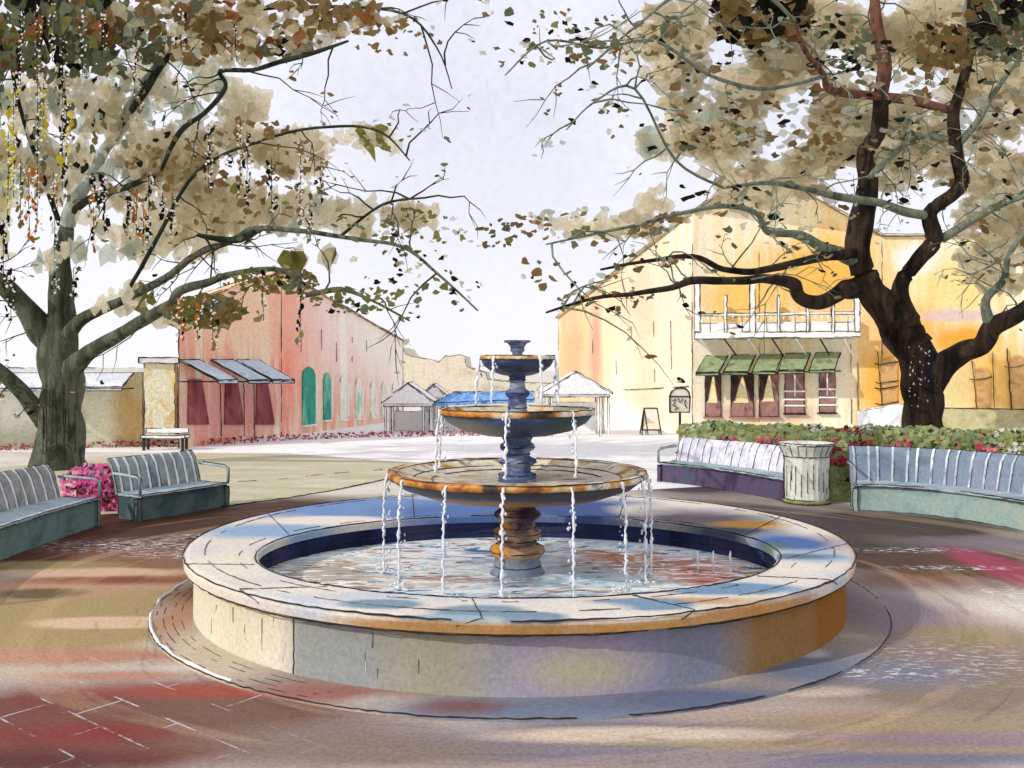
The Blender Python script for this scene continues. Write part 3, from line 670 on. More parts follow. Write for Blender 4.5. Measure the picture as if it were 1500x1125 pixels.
# left: red building ------------------------------------------------------
c1 = onz(412, 640); c1 = (c1.x, c1.y)                      # near corner
cf = ((590-CX0)/F*38, 38.0)                                  # far end of the long side
cl = onz(262, 657); cl = (cl.x, cl.y)
zt1 = H + (HY-398)/F*c1[1]; ztf = H + (HY-500)/F*38; ztl = H + (HY-448)/F*cl[1]
rb = thing('red_building', ((c1[0]+cf[0])/2-2, 31, 0), 'tall salmon red building with green windows on its long side left of the fountain', 'building')
def wpt(fc, px, py): return fc.p(px, py)
side = Facade(c1, cf); front = Facade(cl, c1)
def fb(fc, px, py, rx, ry, hexc, soft=.5, amt=1, k=.78):
    q = fc.p(px, py); s_ = q.y/F; return (tuple(q), (max(rx*s_/max(.25, abs(fc.t.x)) * (abs(fc.t.x)+.02), .1), max(.4, rx*s_/max(.15, abs(fc.t.x))*abs(fc.t.y)), ry*s_), lin(hexc, k), soft, amt)
red_m = wash('red_facade', ['#e8a08e', '#f0bea8', '#df8a76', '#f6d4ba'], 1.3, (1.1, .55, .10), k=.66, gs=12, grain=.12, blobs=[
    fb(side, 425, 470, 16, 110, '#dd6a58', .6, .9, .6), fb(side, 458, 470, 24, 70, '#e88470', .7, .7, .6), fb(side, 540, 480, 60, 90, '#fbe0c6', .6, .8, .6), fb(side, 584, 560, 22, 120, '#fdf4ee', .7, .9, .55), fb(front, 345, 600, 60, 40, '#c08a84', .5, .9, .75),
    fb(front, 350, 460, 70, 50, '#eeb49c', .6, .8, .75), fb(front, 395, 405, 30, 22, '#f2c684', .5, .8, .7)], warp=.35, wscale=.8)
m = MB(); foot = [cl, c1, cf, (cf[0]-7, cf[1]+1), (cl[0]-.6, cl[1]+9)]
prism(m, foot, [ztl, zt1, ztf, ztf, ztl], 0, 0, kd(28, .8)); 
for x in (322, 356, 371): m.ink([front.p(x, 560, .03), front.p(x+1, 640, .03)], kd(26, .6), 1, .2)
for x in (440, 470, 492, 515, 536): m.ink([side.p(x, 470+(x-420)*.25, .03), side.p(x, 530, .03)], kd(32, .45), 1, .45)
m.build('wall', [red_m, INK], rb)
m = MB()                                                     # thin parapet cap along the two eaves
for A, B, za, zb_ in ((cl, c1, ztl, zt1), (c1, cf, zt1, ztf)):
    f_ = Facade(A, B); n3 = Vector((f_.n.x, f_.n.y, 0)); a = Vector((A[0], A[1], za+.004)); b = Vector((B[0], B[1], zb_+.004))
    m.hexa([a-n3*.3, b-n3*.3, b+n3*.08, a+n3*.08], [a-n3*.3+Vector((0,0,.05)), b-n3*.3+Vector((0,0,.05)), b+n3*.05+Vector((0,0,.05)), a+n3*.05+Vector((0,0,.05))], 0, kd(28, .7))
m.build('parapet', [wash('parapet_ochre', ['#e8b088', '#f0cba0'], k=.9, gs=12), INK], rb)
gw = wash('green_window', ['#3f8f7c', '#2e7a6a', '#68a490'], 2, (1, 1, .4), k=.62, gs=12)
gw2 = wash('pale_green_window', ['#a8bcaa', '#d4d0bc', '#8ab0a0'], 2, (1, 1, .4), k=.62, gs=12); dr = wash('frame_pale', ['#f6f2ec'], k=.85, gs=12)
for i, (x, wd, y0, y1, mt) in enumerate(((451, 9, 540, 622, gw), (478, 5, 548, 615, gw), (502, 5, 552, 614, gw2), (524, 4, 556, 613, gw2), (545, 3, 560, 611, gw2), (561, 3, 562, 610, gw2), (576, 2.5, 564, 608, gw2))):
    m = MB(); side.box(m, x-wd, x+wd, y0+8, y1, -.05, .05, 0)
    a = side.p(x-wd, y0+8, .05); b = side.p(x+wd, y0+8, .05); tp = side.p(x, y0-3, .05)
    m.poly([a, b, a.lerp(b, .85)+Vector((0,0,(tp.z-a.z)*.7)), tp, a.lerp(b, .15)+Vector((0,0,(tp.z-a.z)*.7))], 0)
    o = m.build('window', [mt], rb)
    m = MB(); side.box(m, x+wd, x+wd+1.4, y0+10, y1-4, .0, .09, 0); side.box(m, x-wd, x+wd, y1, y1+2, 0, .12, 0); m.build('frame', [dr], o)
bl = wash('blue_canvas', ['#a9bfd4', '#c6d4e0', '#b4c6d6'], 2, k=.98, gs=14); dk = wash('maroon_opening', ['#6a3036', '#84484c', '#935a58'], 2.2, (1, 1, .5), k=.8, gs=14)  # own maroon of the windows and doors under the awnings
for x0, x1, sh in ((262, 292, 30), (308, 340, 30), (345, 378, 28)):
    awning(rb, front, x0, x1, 527, 556, sh*.6, .9, bl, kd(26, .9))
for x0, x1 in ((274, 300), (328, 352), (374, 396)):
    m = MB(); front.box4(m, [(x0, 622), (x1+5, 622), (x1-6, 556), (x0+1, 556)], 0, .05, 0); o = m.build('shutter', [dk], rb)
# left: cream pillar with plinth
pl = Facade(onz(205, 657).to_tuple()[:2], onz(262, 656).to_tuple()[:2])
pt = thing('gate_pillar', (pl.at(237).x, pl.at(237).y, 0), 'square cream and ochre pillar at the corner left of the red building', 'pillar')
cream_m = wash('pillar_cream', ['#efdca8', '#f6ead0', '#e0c68a'], 3, (1, 1, .5), k=.9, gs=16, grain=.2)
m = MB(); pl.box(m, 211, 256, 532, 638, -.5, .0, 0, kd(24, .8)); m.build('shaft', [cream_m, INK], pt)
m = MB(); pl.box(m, 204, 262, 524, 532, -.55, .08, 0, kd(24, .8)); m.build('cap', [dr, INK], pt)
# small bench in front of the pillar
sb = onz(240, 660); st = thing('small_bench', (sb.x, sb.y, 0), 'small pale bench with thin legs at the foot of the cream pillar', 'bench')
m = MB(); m.box((sb.x, sb.y+.1, .36), (1.15, .36, .07), 0, 0, kd(24, .7)); m.build('seat', [dr, INK], st)
m = MB(); m.box((sb.x, sb.y+.26, .50), (1.1, .04, .12), 0, 0, kd(24, .6)); m.build('backrest', [dr, INK], st)
for x in (-.5, .5):
    for y in (-.04, .24): m = MB(); m.box((sb.x+x, sb.y+y, .162), (.06, .05, .32), 0); m.build('leg', [INK], st)
# left: low green building behind the tree
gf = Facade((onz(-150, 664).x, onz(-150, 664).y+.3), (onz(208, 655).x, onz(208, 655).y+.3))
gt = thing('shop_building', (gf.at(60).x, gf.at(60).y+1.5, 0), 'low grey green shop with long pale blue canopy behind the left tree', 'building')
green_m = wash('green_facade', ['#b9bb9c', '#cfceb4', '#a8ab8c'], .9, (1, 1, .7), k=.8, gs=14, blobs=[fb(gf, 190, 610, 22, 50, '#c49a58', .5, .75, .85), fb(gf, 40, 600, 60, 50, '#c4c6bc', .5, .8, .8), fb(gf, 20, 650, 90, 25, '#9a9c80', .5, .7, .8)])
m = MB(); A, B = gf.at(-150), gf.at(209); prism(m, [tuple(A), tuple(B), (B.x+.3, B.y+5), (A.x-.5, A.y+5)], [2.02]*4, 0, 0, kd(24, .5)); m.build('wall', [green_m, INK], gt)
m = MB(); A, B = gf.at(-155, .1), gf.at(212, .1); prism(m, [tuple(A), tuple(B), (B.x+.3, B.y+5), (A.x-.5, A.y+5)], [2.14]*4, 2.022, 0, kd(24, .7)); m.build('roof', [dr, INK], gt)
awning(gt, gf, 20, 196, 545, 566, -14, .8, wash('pale_canopy', ['#d8dfe8', '#f0f0f2', '#c8d4e2'], 1.2, k=1.0, gs=14), kd(23, .9), name='canopy')
# right: yellow building ---------------------------------------------------
e1 = onz(1014, 637.5); e1 = (e1.x, e1.y); ef = ((818-CX0)/F*38, 38.0); er = ((1720-CX0)/F*26.5, 26.5)
z1 = H+(HY-312)/F*e1[1]; zf = H+(HY-466)/F*38; zr = H+(HY-345)/F*26.5
yb = thing('yellow_building', (9, 31, 0), 'large yellow building with white balcony, green awnings and brown windows on the right', 'building')
ys = Facade(ef, e1); yf = Facade(e1, er)
yel = wash('yellow_facade', ['#fbecca', '#f8e0ac', '#fdf3dc', '#f5d498'], .8, (1.6, .9, .16), k=1.0, gs=11, grain=.10, blobs=[
    fb(ys, 840, 530, 26, 110, '#ecc490', .6, .9, 1.3), fb(ys, 872, 520, 10, 100, '#ecae92', .6, .9, 1.25), fb(ys, 925, 440, 36, 60, '#f6d6b4', .7, .8, 1.2), fb(ys, 990, 500, 50, 160, '#fcf2dc', .7, .9, 1.3), fb(ys, 945, 540, 14, 90, '#f2c49c', .8, .7, 1.25), fb(ys, 955, 540, 60, 70, '#fbeccb', .7, .6, 1.05), fb(ys, 905, 625, 60, 28, '#f6f2ee', .5, .9, 1.0),
    fb(yf, 1200, 400, 120, 55, '#f0b650', .45, .9, .95), fb(yf, 1080, 440, 60, 40, '#f4c468', .5, .9, .95), fb(yf, 1300, 560, 60, 70, '#eeb148', .4, .95, .95), fb(yf, 1330, 470, 60, 30, '#eea838', .5, .8, .95),
    fb(yf, 1410, 500, 50, 26, '#e9a233', .4, .95, .95), fb(yf, 1400, 420, 90, 45, '#f6d68e', .5, .9, .95), fb(yf, 1400, 462, 60, 9, '#d8c0bc', .3, .9, .95), fb(yf, 1470, 560, 60, 60, '#f0bc58', .5, .9, .95), fb(yf, 1400, 560, 30, 40, '#d9c388', .5, .8, .95),
    fb(yf, 1340, 380, 26, 22, '#f6f2ee', .3, .9, .95), fb(yf, 1110, 290, 90, 50, '#faf0d8', .5, .9, 1.1), fb(yf, 1120, 605, 110, 14, '#cdb09c', .35, .9, .95), fb(yf, 1220, 560, 30, 60, '#f8ead0', .4, .9, .95)], warp=.3, wscale=.9)
m = MB()
ztab = [zf, z1, z1+.1, zr]
pm = yf.at(1112); p2 = yf.at(1292)
zpm = H+(HY-244)/F*pm.y; zp2 = H+(HY-346)/F*p2.y
prism(m, [ef, e1, tuple(pm), tuple(p2), er, (er[0]+1, er[1]+14), (ef[0]+2, ef[1]+8)], [zf, z1, zpm, zp2, zr, zr, zf], 0, 0, kd(30, .7), 1)
for x in (1246, 1256): m.ink([yf.p(x, 498, .03), yf.p(x+1, 632, .03)], kd(28, .6), 1, .4)
m.ink([ys.p(840, 570, .03), ys.p(925, 571, .03), ys.p(1010, 566, .03)], kd(33, .6), 1, .3)
for x in (868, 902, 925, 958, 983): m.ink([ys.p(x, 470, .03), ys.p(x+2, 560, .03)], kd(33, .4), 1, .55)
for x in (1290, 1262): m.ink([yf.p(x, 600, .03), yf.p(x, 632, .03)], kd(28, .5), 1, .3)
m.build('wall', [yel, PENCIL], yb)
rfm = wash('roof_ochre', ['#f2dcb0', '#f8ecd4'], .8, k=1.1, gs=10)
m = MB()
for A, B, za, zb_ in ((ef, e1, zf, z1), (e1, tuple(pm), z1, zpm), (tuple(pm), tuple(p2), zpm, zp2), (tuple(p2), er, zp2, zr)):
    f_ = Facade(A, B); n3 = Vector((f_.n.x, f_.n.y, 0)); a = Vector((A[0], A[1], za+.004)); b = Vector((B[0], B[1], zb_+.004)); up = Vector((0,0,.05))
    m.hexa([a-n3*.4, b-n3*.4, b+n3*.12, a+n3*.12], [a-n3*.4+up, b-n3*.4+up, b+n3*.12+up, a+n3*.12+up], 0, kd(30, .6))
m.build('roof_edge', [rfm, PENCIL], yb)
white_m = wash('white_paint', ['#fbfaf8', '#fffefc', '#f2eef2'], 1.2, k=.9, gs=12)
# balcony
ik = kd(28, .75)
m = MB(); yf.box(m, 1018, 1252, 488, 496, 0, 1.0, 0, ik, 1); bal = m.build('balcony', [white_m, INK], yb)
m = MB(); yf.box(m, 1018, 1252, 474, 487.5, .93, .99, 0); yf.box(m, 1018, 1252, 461, 464, .92, 1.0, 0, ik, 1)
for x in range(1026, 1250, 9): yf.box(m, x, x+1.6, 464.2, 470, .94, .98, 0)
for x in (1040, 1062, 1085, 1120, 1160, 1182, 1215, 1235): m.ink([yf.p(x, 466, 1.0), yf.p(x, 488, 1.0)], ik*.7, 1, .2)
m.ink([yf.p(1018, 476, 1.0), yf.p(1252, 474, 1.0)], ik*.6, 1, .4)
m.build('railing', [white_m, PENCIL], bal)
for x in (1022, 1062, 1100, 1137, 1178, 1214, 1248): 
    m = MB(); yf.box(m, x-(4 if x in (1022, 1100, 1248) else 2), x+(3.5 if x in (1022, 1100, 1248) else 1.5), 415 if x in (1022, 1100) else 436, 488, .86, 1.02, 0, ik*.9, 1); m.build('post', [white_m, INK], bal)
for i in range(7):
    x = 1026+i*34; m = MB(); a = yf.p(x+20, 522, .02); b = yf.p(x, 498, .95); m.tube([a, b], ik*1.6, 0, 5, False); m.build('strut', [INK if i % 2 else white_m], bal)
gc = wash('green_canvas', ['#8b9a6c', '#a3b088', '#75855c'], 1.8, k=1.05, gs=12)
wm = wash('window_mauve', ['#7d5a52', '#93706a', '#684844'], 2, (1, 1, .6), k=.75, gs=12); dkc = wash('dark_drape', ['#2c2020', '#4e3834'], 3, k=.8, gs=12)
crm = wash('curtain_cream', ['#f0dfae', '#e2cc94'], 2, k=.85, gs=12)
for i, (x0, x1) in enumerate(((1034, 1066), (1073, 1107), (1114, 1147), (1151, 1187), (1195, 1231))):
    awning(yb, yf, x0, x1, 521-i*1.2, 545-i*1.0, -14, .85, gc, kd(27, .9))
for i, (x0, x1, yt, yb_) in enumerate(((1033, 1056, 548, 610), (1071, 1104, 548, 610), (1113, 1140, 546, 610), (1150, 1178, 546, 605), (1200, 1223, 543, 604))):
    m = MB(); yf.box(m, x0, x1, yt, yb_, 0, .04, 0, kd(28, .7), 1); o = m.build('window', [wm, INK], yb)
    if i < 3:
        xm = (x0+x1)/2; yk = yt+38
        m = MB(); yf.box4(m, [(x0+3, yk+4), (xm+ (x1-xm)*.55, yk+4), (xm+1.5, yt+4), (xm-1, yt+4)], .041, .06, 0); m.build('curtain', [crm], o)
        for s_ in (-1, 1):
            xe = x0 if s_ < 0 else x1
            m = MB(); q = [(xe, yk+3), (xm+s_*(x1-x0)*.33, yk), (xm+s_*1.5, yt+1), (xe, yt+1)]
            yf.box4(m, q, .062, .085, 0); m.build('drape', [dkc if (i < 2 or s_ < 0) else wm], o)
    else:
        m = MB(); xm = (x0+x1)/2; yf.box(m, xm-1, xm+1, yt+3, yb_-25, .04, .07, 0)
        for yy in (yt+26, yt+38, yb_-12): yf.box(m, x0-1, x1+1, yy, yy+2.2, .04, .075, 0)
        m.build('glazing_bar', [white_m], o)
    m = MB(); yf.box(m, x0-3, x1+3, yb_+.5, yb_+2.5, 0, .12, 0); m.build('sill', [INK if i > 2 else wm], o)
sh = wash('tan_shutter', ['#b4884c', '#c8a06a', '#a47c50'], 1.6, k=.85, gs=12)
for x0, x1, y0, y1 in ((1290, 1314, 533, 592), (1428, 1450, 546, 598), (1479, 1500, 528, 598), (1540, 1562, 528, 598)):
    m = MB(); yf.box(m, x0, x1, y0, y1, 0, .05, 0)
    a = yf.p(x0, y0, .05); b = yf.p(x1, y0, .05); hh = (b-a).length*.4
    m.poly([a, b] + [a.lerp(b, .5+.5*math.cos(q)) + Vector((0,0,hh*math.sin(q))) for q in (.5, 1.0, 1.57, 2.1, 2.6)], 0)
    o = m.build('window', [sh], yb)
    m = MB(); m.ink([yf.p(x0-5, y0-18, .07), yf.p(x0+2, y1+6, .07)], kd(27, .9), 0, .1)
    for yy in (y0-4, y0+24, y0+32, y1-4) if x0 < 1400 else (y0+6,): m.ink([yf.p(x0-9, yy+3, .09), yf.p(x0-2, yy+5, .09), yf.p(x1+2, yy, .09)], kd(27, .9), 0, .05)
    if x0 > 1400: m.ink([yf.p(x1+3, y0-30, .07), yf.p(x1+6, y1+14, .07)], kd(27, .7), 0, .1)
    m.build('frame', [INK], o)
# low garden wall, right
q0, q1 = ((1372-CX0)/F*22, 22.0), ((1720-CX0)/F*20, 20.0)
m = MB(); prism(m, [q0, q1, (q1[0], q1[1]+.3), (q0[0], q0[1]+.3)], [H-(598-HY)/F*22]*4, 0, 0, kd(22, .7))
tag(m.build('garden_wall', [wash('garden_wall_wash', ['#a8a070', '#bdb489', '#94945e'], 1, k=.85, gs=14), INK]), 'low olive grey garden wall right of the right tree trunk', 'wall')
m = MB(); q0, q1 = ((1262-CX0)/F*24, 24.0), ((1326-CX0)/F*23.2, 23.2)
prism(m, [q0, q1, (q1[0], q1[1]+.3), (q0[0], q0[1]+.3)], [H-(602-HY)/F*24, H-(590-HY)/F*24]*1+[H-(590-HY)/F*24, H-(602-HY)/F*24], 0, 0, kd(22, .5))
tag(m.build('garden_wall', [white_m, PENCIL]), 'short white garden wall left of the right tree trunk', 'wall')

# ------------------------------------------------------------------ middle distance
far_m = wash('far_block', ['#c3bca6', '#d2cab6', '#b5ae98'], .35, (1, 1, .6), k=.85, gs=6)
def farblock(px, pts, d, label, dy=8):
    m = MB(); xs = [p[0] for p in pts]
    base = [((x-CX0)/F*d, d) for x, _ in pts]
    n_ = len(pts); zs = [H+(HY-y)/F*d for _, y in pts]
    vs = [(x, y, 0) for x, y in base] + [(x, y, z) for (x, y), z in zip(base, zs)] + [(x, y+dy, 0) for x, y in base] + [(x, y+dy, z) for (x, y), z in zip(base, zs)]
    fs = []
    for i in range(n_-1): fs += [(i, i+1, n_+i+1, n_+i), (2*n_+i+1, 2*n_+i, 3*n_+i, 3*n_+i+1), (n_+i, n_+i+1, 3*n_+i+1, 3*n_+i)]
    fs += [(0, n_, 3*n_, 2*n_), (n_-1, 3*n_-1, 4*n_-1, 2*n_-1)]
    m.mesh(vs, fs, 0); m.ink(vs[n_:2*n_], kd(d, .7), 1, .3); m.ink([vs[0], vs[n_]], kd(d, .6), 1, .2)
    return m
t = thing('far_building', ((650-CX0)/F*60, 64, 0), 'plain beige far building with stepped roofline behind the blue market roof', 'building')
farblock(0, [(588, 508), (596, 520), (612, 524), (630, 526), (642, 531), (652, 521), (660, 522), (672, 519), (681, 521), (683, 537), (696, 541), (712, 546), (714, 556), (760, 560), (822, 562)], 60, '').build('wall', [far_m, PENCIL], t)
PANEL = wash('panel_blue', ['#cfdbe4', '#dccfd4', '#eef0f2'], 1.5, k=.62, gs=10)
def pavilion(xl, xr, ya, ye, yb_, d, dep, label, second=None):
    X0, X1 = (xl-CX0)/F*d, (xr-CX0)/F*d; ze = H+(HY-ye)/F*d; za = H+(HY-ya)/F*d; xm = (X0+X1)/2; zb0 = 0
    t = thing('pavilion', (xm, d, 0), label, 'pavilion'); r = kd(d, .75); ov = .06
    m = MB(); n3 = Vector((0, dep, 0))
    A, B, C_ = Vector((X0-ov, d-.1, ze)), Vector((xm, d-.1, za)), Vector((X1+ov, d-.1, ze)); th_ = Vector((0, 0, .06))
    for a, b in ((A, B), (B, C_)): m.hexa([a, b, b+n3, a+n3], [a+th_, b+th_, b+n3+th_, a+n3+th_], 0, r)
    m.poly([A+Vector((0,-.012,0)), C_+Vector((0,-.012,0)), B+Vector((0,-.012,0))], 0)
    m.box(((X0+X1)/2, d, ze-.05), (X1-X0, .08, .09), 0, 0, r*.8)
    m.build('roof', [white_m, INK], t)
    for x in (X0+.06, X0+.3, X1-.3, X1-.06):
        for y in (d, d+dep-.3):
            m = MB(); m.box((x, y, (ze-.1)/2), (.06 if y == d else .05, .06, ze-.1), 0, 0, r*.5); m.build('post', [white_m, INK], t)
    m = MB(); m.box((xm, d+dep*.7, (ze-.3)/2), ((X1-X0)*.72, .05, ze-.3), 0, 0, r*.5); m.build('back_panel', [PANEL, PENCIL], t)
pavilion(562, 634, 563, 591, 634, 30.2, 1.6, 'small white gabled pavilion left of the fountain column')
pavilion(616, 654, 565, 582, 620, 34.5, 1.5, 'smaller pavilion mostly hidden behind the left one')
pavilion(794, 894, 547, 577, 640, 28.6, 1.8, 'larger white gabled pavilion right of the fountain column')
d = 31.0; t = thing('market_stall', ((715-CX0)/F*d, d, 0), 'long market stall with bright blue roof behind the fountain', 'market stall')
m = MB(); za, zb_ = H+(HY-576)/F*d, H+(HY-592)/F*d; X0, X1 = (650-CX0)/F*d, (782-CX0)/F*d
m.hexa([Vector((X0-.3, d-.6, zb_)), Vector((X1, d-.6, zb_+.14)), Vector((X1, d+.6, za)), Vector((X0+.3, d+.6, za-.03))], [Vector((X0-.3, d-.6, zb_+.05)), Vector((X1, d-.6, zb_+.19)), Vector((X1, d+.6, za+.05)), Vector((X0+.3, d+.6, za+.02))], 0, kd(d, .7))
m.hexa([Vector((X0-.3, d-.62, zb_-.04)), Vector((X1, d-.62, zb_+.08)), Vector((X1, d-.605, zb_+.08)), Vector((X0-.3, d-.605, zb_-.04))], [Vector((X0-.3, d-.62, zb_+.05)), Vector((X1, d-.62, zb_+.17)), Vector((X1, d-.605, zb_+.17)), Vector((X0-.3, d-.605, zb_+.05))], 0)
m.build('roof', [wash('blue_roof', ['#5a8cd0', '#86b0e4', '#4878b8'], 3, k=1.0, gs=14), INK], t)
for x in (X0, X0+1.1, X0+2.2, X1-.1):
    m = MB(); m.box((x, d-.5, (zb_-.02)/2), (.06, .06, zb_-.02), 0, 0, kd(d, .5)); m.build('post', [white_m, INK], t)
m = MB(); m.box(((X0+X1)/2, d+.1, .25), (X1-X0-.3, .5, .5), 0, 0, kd(d, .4)); m.build('counter', [wash('counter_wash', ['#e8dcd8', '#f2eeec'], 1, k=.95, gs=10), PENCIL], t)
# A-frame sign
a0 = onz(953, 637); t = thing('sandwich_board', a0, 'dark outlined A-frame sandwich board standing on the street before the yellow building', 'sign')
for sg in (-1, 1):
    m = MB(); zt = H+(HY-598)/F*a0.y; w_ = .28; y0 = a0.y+sg*.22
    tp = [Vector((a0.x-w_*.75, a0.y+sg*.02, zt)), Vector((a0.x+w_*.75, a0.y+sg*.02, zt))]; bt_ = [Vector((a0.x-w_*1.1, y0, 0.02)), Vector((a0.x+w_*1.1, y0, .02))]
    mid = [bt_[0].lerp(tp[0], .18), bt_[1].lerp(tp[1], .18)]
    m.poly([mid[0], mid[1], tp[1], tp[0]], 0)
    o = m.build('board', [wash('board_cream', ['#f4e6cc'], k=1)], t)
    m = MB()
    for a, b in ((tp[0], bt_[0]), (tp[1], bt_[1]), (tp[0], tp[1]), (mid[0], mid[1])): m.tube([a, b], .022, 0, 5, False)
    m.tube([tp[0], bt_[0].lerp(bt_[1], .32)], .018, 0, 5, False)
    m.build('frame', [INK], t)
# arched sign on a post
s0 = onz(996, 650); d = s0.y; t = thing('street_sign', s0, 'arched black framed street sign on a thin post beside the hedge end', 'sign')
m = MB(); m.tube([(s0.x, d, 0), (s0.x, d, H+(HY-604)/F*d)], .035, 0, 8); m.build('post', [INK], t)
def sp(px, py): return Vector(((px-CX0)/F*d, d, H+(HY-py)/F*d))
arch = [sp(981, 604), sp(981, 580), sp(984, 573), sp(990, 569), sp(997, 568), sp(1004, 569), sp(1009, 574), sp(1011, 581), sp(1010, 604)]
m = MB(); m.poly([p + Vector((0, .012, 0)) for p in arch], 0); m.poly([p + Vector((0, .03, 0)) for p in reversed(arch)], 0); m.build('panel', [wash('sign_panel', ['#f2ead8', '#e4dcc8'], 3, k=1)], t)
m = MB(); m.tube(arch + [arch[0]], .025, 0, 5, False); m.tube([sp(981, 581), sp(1010, 581)], .02, 0, 5, False)
m.build('frame', [INK], t)
m = MB()   # the scribbled marks on it
for q in ([(985, 587), (990, 584), (988, 591), (985, 593), (991, 596)], [(993, 583), (996, 590), (1000, 584)], [(1004, 585), (1003, 592), (1006, 598)], [(988, 600), (994, 597)]):
    m.tube([sp(x, y) + Vector((0, -.012, 0)) for x, y in q], .014, 0, 4, False)
m.build('marking', [INK], t)

# ------------------------------------------------------------------ trees
def bark(name, cols, blobs=None): return wash(name, cols, 2.4, (1.3, 1.3, .35), k=.9, gs=30, grain=.25, blobs=blobs, bstr=.6, bdist=.05)
def limb(m, pts, mi=0, sub=5, wob=.22, n=10, bump=.25):
    """pts: (px, py, depth, radius_px)"""
    P3 = [P(a, b, c) for a, b, c, r in pts]; Rr = [r * c / F for a, b, c, r in pts]
    out, ro = [], []
    for i in range(len(P3)-1):
        p0 = P3[max(0, i-1)]; p1 = P3[i]; p2 = P3[i+1]; p3 = P3[min(len(P3)-1, i+2)]
        for k in range(sub):
            t = k/sub; t2, t3 = t*t, t*t*t
            q = .5*((2*p1) + (p2-p0)*t + (2*p0-5*p1+4*p2-p3)*t2 + (3*p1-p0-3*p2+p3)*t3)
            rr = Rr[i]*(1-t)+Rr[i+1]*t
            q = q + Vector((noise.noise(q*1.9), noise.noise(q*1.9+Vector((9,0,0))), noise.noise(q*1.9+Vector((0,9,0))))) * rr * bump
            out.append(q); ro.append(rr)
    out.append(P3[-1]); ro.append(Rr[-1])
    m.tube(out, ro, mi, n, True, wob); return out
def twigs(m, path, n, ln, r0, mi=1, updir=0.0, dn=.25, tips=None):
    for i in range(n):
        k = random.randrange(len(path)//4, len(path)); p = path[k]
        d_ = Vector((U(-1, 1), U(-.6, .6), U(-.5, .7)+updir)).normalized(); L = ln*U(.4, 1.2); pts = [p]; q = p.copy()
        seg = 6
        for s_ in range(seg):
            d_ = (d_ + Vector((U(-.5, .5), U(-.3, .3), U(-.5, .4) - dn*.3))).normalized(); q = q + d_*L/seg; pts.append(q.copy())
            if s_ in (2, 3, 4) and R() < .8:
                d2 = (d_ + Vector((U(-1, 1), U(-.4, .4), U(-1, .8)))).normalized()
                e1_ = q + d2*L*.16; e2 = e1_ + (d2+Vector((U(-.5,.5), 0, U(-.6,.3)))).normalized()*L*.16
                m.tube([q, e1_, e2], [r0*.5, r0*.4, r0*.15], mi, 4, False)
                if tips is not None: tips.append(e2)
        m.tube(pts, [r0*(1-.8*s_/seg) for s_ in range(seg+1)], mi, 5, False)
        if tips is not None: tips.append(q); tips.append(pts[3])
def crown_mats(pfx, sets, k): return [wash(pfx + n_, c_, 1.3, k=k, gs=20, transl=.5, grain=.16, bstr=.08, clear=.27 if n_ in ('sand', 'khaki', 'sage') else 0) for n_, c_ in sets]
CM = crown_mats('spray_', [('sand', ['#d6cbaa', '#e8e0c6']), ('khaki', ['#b4a684', '#cabf9e']), ('brown', ['#705a36', '#88704a']), ('rust', ['#7e4a28', '#946438']), ('sage', ['#a6b09e', '#c4cab8']),
     ('moss', ['#5a6048', '#757a5c']), ('black', ['#15140f', '#262219']), ('olive', ['#6c6a34', '#88844c']), ('yellow', ['#b8a41c', '#d8c830']), ('orange', ['#a85c1c', '#c8802c'])], .92)
SAND, KHAKI, BROWN, RUST, SAGE, MOSS, BLACK, OLIVE, YELLOW, ORANGE = range(10)
def spray(m, cx, cy, rx, ry, d, dd, n, s0, s1, wts, thr=-.12, asp=1.3, up=0.0, ns=.9, lean=0, nv=8):
    cols = list(wts.keys()); ws = list(wts.values()); c = 0; tries = 0
    while c < n and tries < n*6:
        tries += 1
        a = R()*6.2832; rr = math.sqrt(R()); px, py = cx+rx*rr*math.cos(a), cy+ry*rr*math.sin(a)
        dz = d + U(-dd, dd); p = P(px, py, dz)
        q = noise.noise(Vector((p.x*ns, 3.1+dz*.12, p.z*ns*1.25))) + .5*noise.noise(Vector((p.x*ns*2.7, 7, p.z*ns*2.7)))
        if q < thr: continue
        s_ = U(s0, s1)*dz/F*(1-.3*rr)
        u = noise.noise(Vector((p.x*1.7+5, p.y*.6, p.z*1.7)))*.75 + .5 + U(-.13, .13); u = min(.999, max(0, u))*sum(ws); k = 0
        while u > ws[k] and k < len(ws)-1: u -= ws[k]; k += 1
        m.leaf(p, s_, cols[k], U(1, asp), nv, .22, up); c += 1
